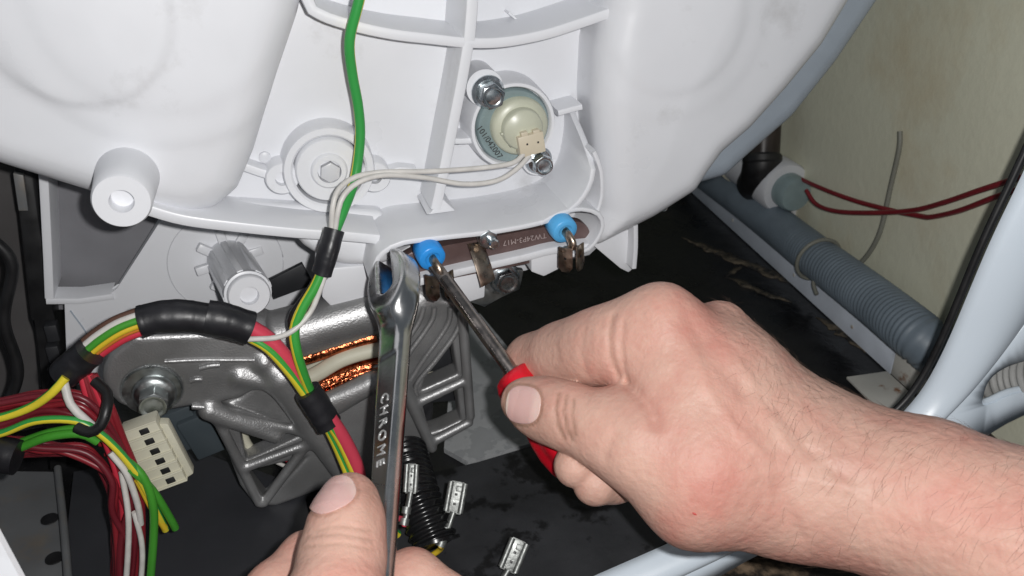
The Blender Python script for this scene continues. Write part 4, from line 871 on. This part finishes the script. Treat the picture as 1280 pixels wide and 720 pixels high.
# ================================================================== HANDS
def K(px, py, d): return np.array([(px-640)/FPX*d, -(py-360)/FPX*d, d], np.float32)
def chain(X, Y, Z, pts, k):
    d = None
    for i in range(len(pts)-1):
        (p, r), (q, s) = pts[i], pts[i+1]; c = cone(X, Y, Z, p, r, q, s); d = c if d is None else smin(d, c, k)
    return d
def pix(X, Y, Z): return X/Z*FPX+640, 360-Y/Z*FPX
def seg_dist(PX, PY, pts):
    d = None
    for i in range(len(pts)-1):
        a, b = np.array(pts[i], np.float32), np.array(pts[i+1], np.float32); e = b-a
        t = np.clip(((PX-a[0])*e[0]+(PY-a[1])*e[1])/(e@e), 0, 1); c = np.sqrt((PX-a[0]-e[0]*t)**2+(PY-a[1]-e[1]*t)**2)
        d = c if d is None else np.minimum(d, c)
    return d
def nail_q(PX, PY, c, sx, sy, rot):
    co, si = math.cos(rot), math.sin(rot); a = ((PX-c[0])*co+(PY-c[1])*si)/sx; b = (-(PX-c[0])*si+(PY-c[1])*co)/sy
    return (np.abs(a)**2.6+np.abs(b)**2.6)**(1/2.6)
# ---- right hand and forearm
thumb = [(K(800, 552, .377), .0170), (K(752, 536, .382), .0156), (K(706, 519, .390), .0142), (K(678, 510, .396), .0132), (K(656, 503, .399), .0110)]
index = [(K(826, 404, .388), .0158), (K(772, 428, .396), .0152), (K(735, 437, .407), .0136), (K(700, 445, .422), .0127), (K(666, 453, .440), .0112), (K(654, 476, .449), .0098)]
middle = [(K(860, 520, .43), .014), (K(775, 556, .425), .0115), (K(740, 574, .404), .0108), (K(720, 582, .391), .0100)]
ring_ = [(K(880, 560, .43), .014), (K(800, 588, .420), .0115), (K(768, 597, .402), .0108), (K(744, 604, .392), .0102)]
palm = [[(K(985, 596, .378), .0285), (K(880, 580, .372), .0235), (K(800, 552, .374), .0180)],
        [(K(1010, 572, .388), .0250), (K(918, 474, .388), .0195), (K(826, 404, .388), .0160)],
        [(K(1030, 570, .402), .0225), (K(942, 480, .402), .0150), (K(900, 410, .405), .0125)],
        [(K(1000, 600, .41), .0260), (K(900, 520, .430), .0210), (K(870, 470, .43), .018)],
        [(K(815, 580, .378), .0150), (K(868, 618, .376), .0200), (K(950, 620, .380), .0205)],
        [(K(905, 530, .384), .0290), (K(862, 492, .384), .0235), (K(835, 470, .386), .0190)]]
arm = [(K(1000, 585, .388), .0300), (K(1055, 605, .379), .0300), (K(1150, 628, .362), .0324), (K(1290, 688, .338), .0348), (K(1460, 760, .315), .0385)]
NR = ((654, 506), 22.5, 24.5, .12)
gro = [([(699, 492), (695, 512), (699, 534), (706, 548)], 2.6, .0011), ([(709, 494), (705, 514), (709, 536), (716, 550)], 2.2, .0009), ([(718, 500), (716, 520), (720, 545)], 2.2, .0003),
       ([(766, 396), (762, 420), (764, 446), (774, 470)], 3.5, .0013), ([(779, 404), (776, 430), (780, 462), (784, 478)], 3.0, .0010), ([(752, 404), (750, 430)], 3.0, .0004),
       ([(695, 424), (697, 440), (699, 452)], 3.0, .0003), ([(770, 540), (760, 556), (756, 572)], 5.0, .0006),
       ([(1005, 560), (1050, 590), (1100, 622), (1150, 640)], 9.0, .0008), ([(975, 610), (985, 640), (1000, 670)], 10.0, .0010), ([(930, 480), (975, 520), (1010, 548)], 12, .0004),
       ([(786, 482), (812, 510), (820, 530)], 8, .0016), ([(860, 400), (885, 440), (930, 490)], 12, .0010),
       ([(960, 575), (915, 530), (880, 480), (868, 440)], 7, -.0007), ([(990, 560), (950, 505), (925, 455)], 7, -.0006), ([(1010, 600), (1080, 612), (1180, 655), (1280, 690)], 8, -.0008), ([(930, 600), (985, 585), (1040, 575)], 7, -.0005),
       ([(800, 385), (808, 396), (822, 400)], 3, .0004), ([(795, 395), (806, 408), (822, 412)], 3, .0004), ([(730, 412), (727, 440), (732, 466)], 3.5, .0006), ([(738, 414), (736, 440)], 3, .0004)]
def d_right(X, Y, Z, nails=False):
    pm = None
    for c in palm:
        q = chain(X, Y, Z, c, .012); pm = q if pm is None else smin(pm, q, .016)
    pm = smin(pm, chain(X, Y, Z, arm, .014), .022)
    th = chain(X, Y, Z, thumb, .006)
    d = smin(pm, th, .011)
    d = np.minimum(d, smin(pm, chain(X, Y, Z, index, .014), .010))
    d = np.minimum(d, smin(pm, chain(X, Y, Z, middle, .005), .006))
    d = np.minimum(d, smin(pm, chain(X, Y, Z, ring_, .005), .006))
    PX, PY = pix(X, Y, Z); near = np.clip((.416-Z)/.012, 0, 1)
    if nails: return th, PX, PY
    for pts, sg, am in gro: d = d + am*near*np.exp(-(seg_dist(PX, PY, pts)/sg)**2)
    q = nail_q(PX, PY, *NR); d = d + .0006*np.clip((.402-Z)/.004, 0, 1)*np.exp(-((q-1.04)/.09)**2) + .0003*(q < 1)*(Z < .402)
    d = d + .00025*np.sin(X*900+3*np.sin(Y*700))*np.sin(Y*800+2*np.sin(Z*600))*np.clip((X-.06)/.03, 0, 1)
    return d
rh = thing('person', 'bare right hand and hairy forearm gripping the red screwdriver handle', 'hand', P(1000, 690, .40))
body = sdf_obj('hand', d_right, (-.012, -.175, .285), (.235, .012, .472), .00115, CAMF, M['skin'], rh, 2)
def d_nail(X, Y, Z):
    th, PX, PY = d_right(X, Y, Z, True); q = nail_q(PX, PY, *NR)
    return np.maximum(np.maximum(np.abs(th-.0000)-.00062, (q-.97)*.008), Z-.404)
lo, hi = K(625, 545, .36), K(685, 470, .36)
nr_ = sdf_obj('nail', d_nail, (K(622, 0, .40)[0], K(0, 545, .405)[1], .375), (K(690, 0, .40)[0], K(0, 470, .38)[1], .407), .0003, CAMF, M['nail'], rh, 1)
def pale(ob, c, sx, sy, rot, lo_, hi_):
    me = ob.data; N = len(me.vertices); co = np.empty(N*3); me.vertices.foreach_get('co', co); co = co.reshape(-1, 3)+WL[ob.name]
    rel = co-C; dp = rel@F; x = 640+FPX*(rel@R)/dp-c[0]; y = 360-FPX*(rel@U)/dp-c[1]
    a = (x*math.cos(rot)+y*math.sin(rot))/sx; b = (-x*math.sin(rot)+y*math.cos(rot))/sy
    g = np.clip((np.sqrt(a*np.abs(a)*(a > 0))+.12*(1-b*b)-hi_)/.35, 0, 1)*.45 + np.clip((lo_-a)/.08, 0, 1)
    at = me.attributes.new('pale', 'FLOAT', 'POINT'); at.data.foreach_set('value', np.clip(g, 0, 1).astype(np.float32))
pale(nr_, *NR, -.80, .42)
def grime(ob, fn):
    me = ob.data; N = len(me.vertices); co = np.empty(N*3); me.vertices.foreach_get('co', co); co = co.reshape(-1, 3)+WL[ob.name]
    rel = co-C; dp = rel@F; g = fn(640+FPX*(rel@R)/dp, 360-FPX*(rel@U)/dp, dp)
    at = me.attributes.new('grime', 'FLOAT', 'POINT'); at.data.foreach_set('value', np.clip(g, 0, 1).astype(np.float32))
def g_right(x, y, z):
    g = 0.55*np.exp(-((nail_q(x, y, *NR)-1.06)/.07)**2)*(z < .405)
    for pts, sg, am in gro[:3]: g = g + .45*np.exp(-(seg_dist(x, y, pts)/2.0)**2)*(z < .40)
    g = g + .16*np.exp(-(((x-690)/60)**2+((y-535)/30)**2))*(z < .40)
    return g + .25*np.exp(-(seg_dist(x, y, gro[3][0])/2.2)**2)*(z < .41)
grime(body, g_right)
# fine dark hairs on the back of the hand and forearm: one uncountable mass
def hairs(parent, ob, n, test, dirf, seed):
    rng = np.random.RandomState(seed); me = ob.data; N = len(me.vertices)
    co = np.empty(N*3); me.vertices.foreach_get('co', co); co = co.reshape(-1, 3)+WL[ob.name]
    no = np.empty(N*3); me.vertices.foreach_get('normal', no); no = no.reshape(-1, 3)
    rel = co-C; dp = rel@F; PX = 640+FPX*(rel@R)/dp; PY = 360-FPX*(rel@U)/dp
    ok = np.where(((no@-F) > -.1) & test(PX, PY))[0]; V = []; Fc = []
    pick = rng.choice(ok, n, replace=False)
    for i in pick:
        nn = no[i]; dr = dirf(PX[i], PY[i]) + rng.normal(0, .22, 3); dr = dr-nn*np.dot(dr, nn); dr /= np.linalg.norm(dr)
        L_ = rng.uniform(.005, .011); sd_ = np.cross(nn, dr); curl = rng.normal(0, .25)
        pts = []
        for k in range(5):
            t = k/4; pts.append(co[i]+nn*(.0004*math.sin(t*2.4)+.0009*t)+dr*L_*t+sd_*curl*L_*t*t)
        b = len(V)
        for k in range(5):
            r = .000042*(1-.8*k/4)
            for a in range(3): V.append(pts[k]+r*(math.cos(2.09*a)*nn+math.sin(2.09*a)*sd_))
        for k in range(4):
            for a in range(3): Fc.append((b+k*3+a, b+k*3+(a+1) % 3, b+k*3+3+(a+1) % 3, b+k*3+3+a))
    0 and print('HAIR', len(ok), len(V), np.array(V).min(0), np.array(V).max(0), co[pick].min(0), co[pick].max(0))
    h = link('arm_hair', pyd('arm_hair', V, Fc), M['hair'], parent); h['kind'] = 'stuff'; return h
hairs(rh, body, 750, lambda x, y: (x > 890) & (np.random.RandomState(2).rand(len(x)) < np.clip((x-880)/120, .04, 1)*np.clip(1.15-(y-(440+(x-900)*.38))/150, .12, 1)), lambda x, y: -R*.5-U*.8 if y > 520 else -R*.35-U*.55+U*.2, 4)
# little scratch near the wrist
def surf_at(ob, px, py):
    me = ob.data; N = len(me.vertices); co = np.empty(N*3); me.vertices.foreach_get('co', co); co = co.reshape(-1, 3)+WL[ob.name]
    rel = co-C; dp = rel@F; d2 = (640+FPX*(rel@R)/dp-px)**2+(360-FPX*(rel@U)/dp-py)**2; s = np.where(d2 < 9)[0]; return co[s[np.argmin(dp[s])]]
q = surf_at(body, 868, 645)
lathe('scratch', [(.0011, -.0002), (.0009, .00012), (.0003, .0002)], Fr(q, nrm(R-U*.4)*1.0, nrm(U+R*.4)*.5, -F), material('scratch_red', (.42, .05, .04), .5), rh, 12)
# ---- left hand: thumb on the spanner, fingers behind it
lthumb = [(K(405, 860, .300), .0190), (K(418, 760, .318), .0178), (K(428, 694, .334), .0156), (K(434, 650, .342), .0136), (K(438, 624, .348), .0105)]
lf1 = [(K(330, 860, .33), .0150), (K(345, 742, .352), .0120), (K(384, 700, .366), .0110), (K(440, 690, .374), .010), (K(470, 700, .372), .009)]
lf2 = [(K(430, 860, .335), .0150), (K(470, 745, .358), .0125), (K(515, 722, .366), .0110), (K(560, 748, .360), .0105)]
lpalm = [[(K(405, 860, .300), .0210), (K(390, 1000, .29), .032), (K(380, 1150, .27), .034)], [(K(330, 870, .33), .0190), (K(370, 1000, .31), .030)], [(K(440, 870, .335), .0190), (K(410, 1000, .31), .030)]]
NL = ((414, 618), 33, 21, -.42)
lgro = [([(395, 664), (425, 658), (462, 664)], 3.0, .0006), ([(385, 672), (425, 668), (466, 676)], 2.6, .0006), ([(380, 684), (425, 680), (468, 688)], 3, .0004), ([(400, 650), (430, 645)], 3, .0003)]
def d_left(X, Y, Z, nails=False):
    th = chain(X, Y, Z, lthumb, .006)
    PX, PY = pix(X, Y, Z)
    if nails: return th, PX, PY
    pm = None
    for c in lpalm:
        q = chain(X, Y, Z, c, .012); pm = q if pm is None else smin(pm, q, .014)
    d = smin(pm, th, .012)
    for c in (lf1, lf2): d = np.minimum(d, smin(pm, chain(X, Y, Z, c, .006), .008))
    for pts, sg, am in lgro: d = d + am*(Z < .345)*np.exp(-(seg_dist(PX, PY, pts)/sg)**2)
    q = nail_q(PX, PY, *NL); return d + .0006*(Z < .347)*np.exp(-((q-1.04)/.08)**2) + .0003*(q < 1)*(Z < .347)
lh = thing('person', 'bare left hand with its thumb pressed against the chrome spanner', 'hand', P(390, 1000, .31))
lbody = sdf_obj('hand', d_left, (-.118, -.245, .235), (.0, -.066, .392), .0012, CAMF, M['skin'], lh, 2)
def d_nail2(X, Y, Z):
    th, PX, PY = d_left(X, Y, Z, True); q = nail_q(PX, PY, *NL)
    return np.maximum(np.maximum(np.abs(th)-.00062, (q-.97)*.008), Z-.348)
nl_ = sdf_obj('nail', d_nail2, (K(370, 0, .35)[0], K(0, 655, .35)[1], .318), (K(455, 0, .34)[0], K(0, 585, .335)[1], .352), .0003, CAMF, M['nail'], lh, 1)
pale(nl_, *NL, -2, .70)

def g_left(x, y, z):
    g = 0.35*np.exp(-((nail_q(x, y, *NL)-1.06)/.06)**2)*(z < .350)
    for pts, sg, am in lgro[:3]: g = g + .25*np.exp(-(seg_dist(x, y, pts)/2.0)**2)*(z < .345)
    return g + .22*np.exp(-(((x-462)/10)**2+((y-625)/40)**2))*(z < .36)
grime(lbody, g_left)
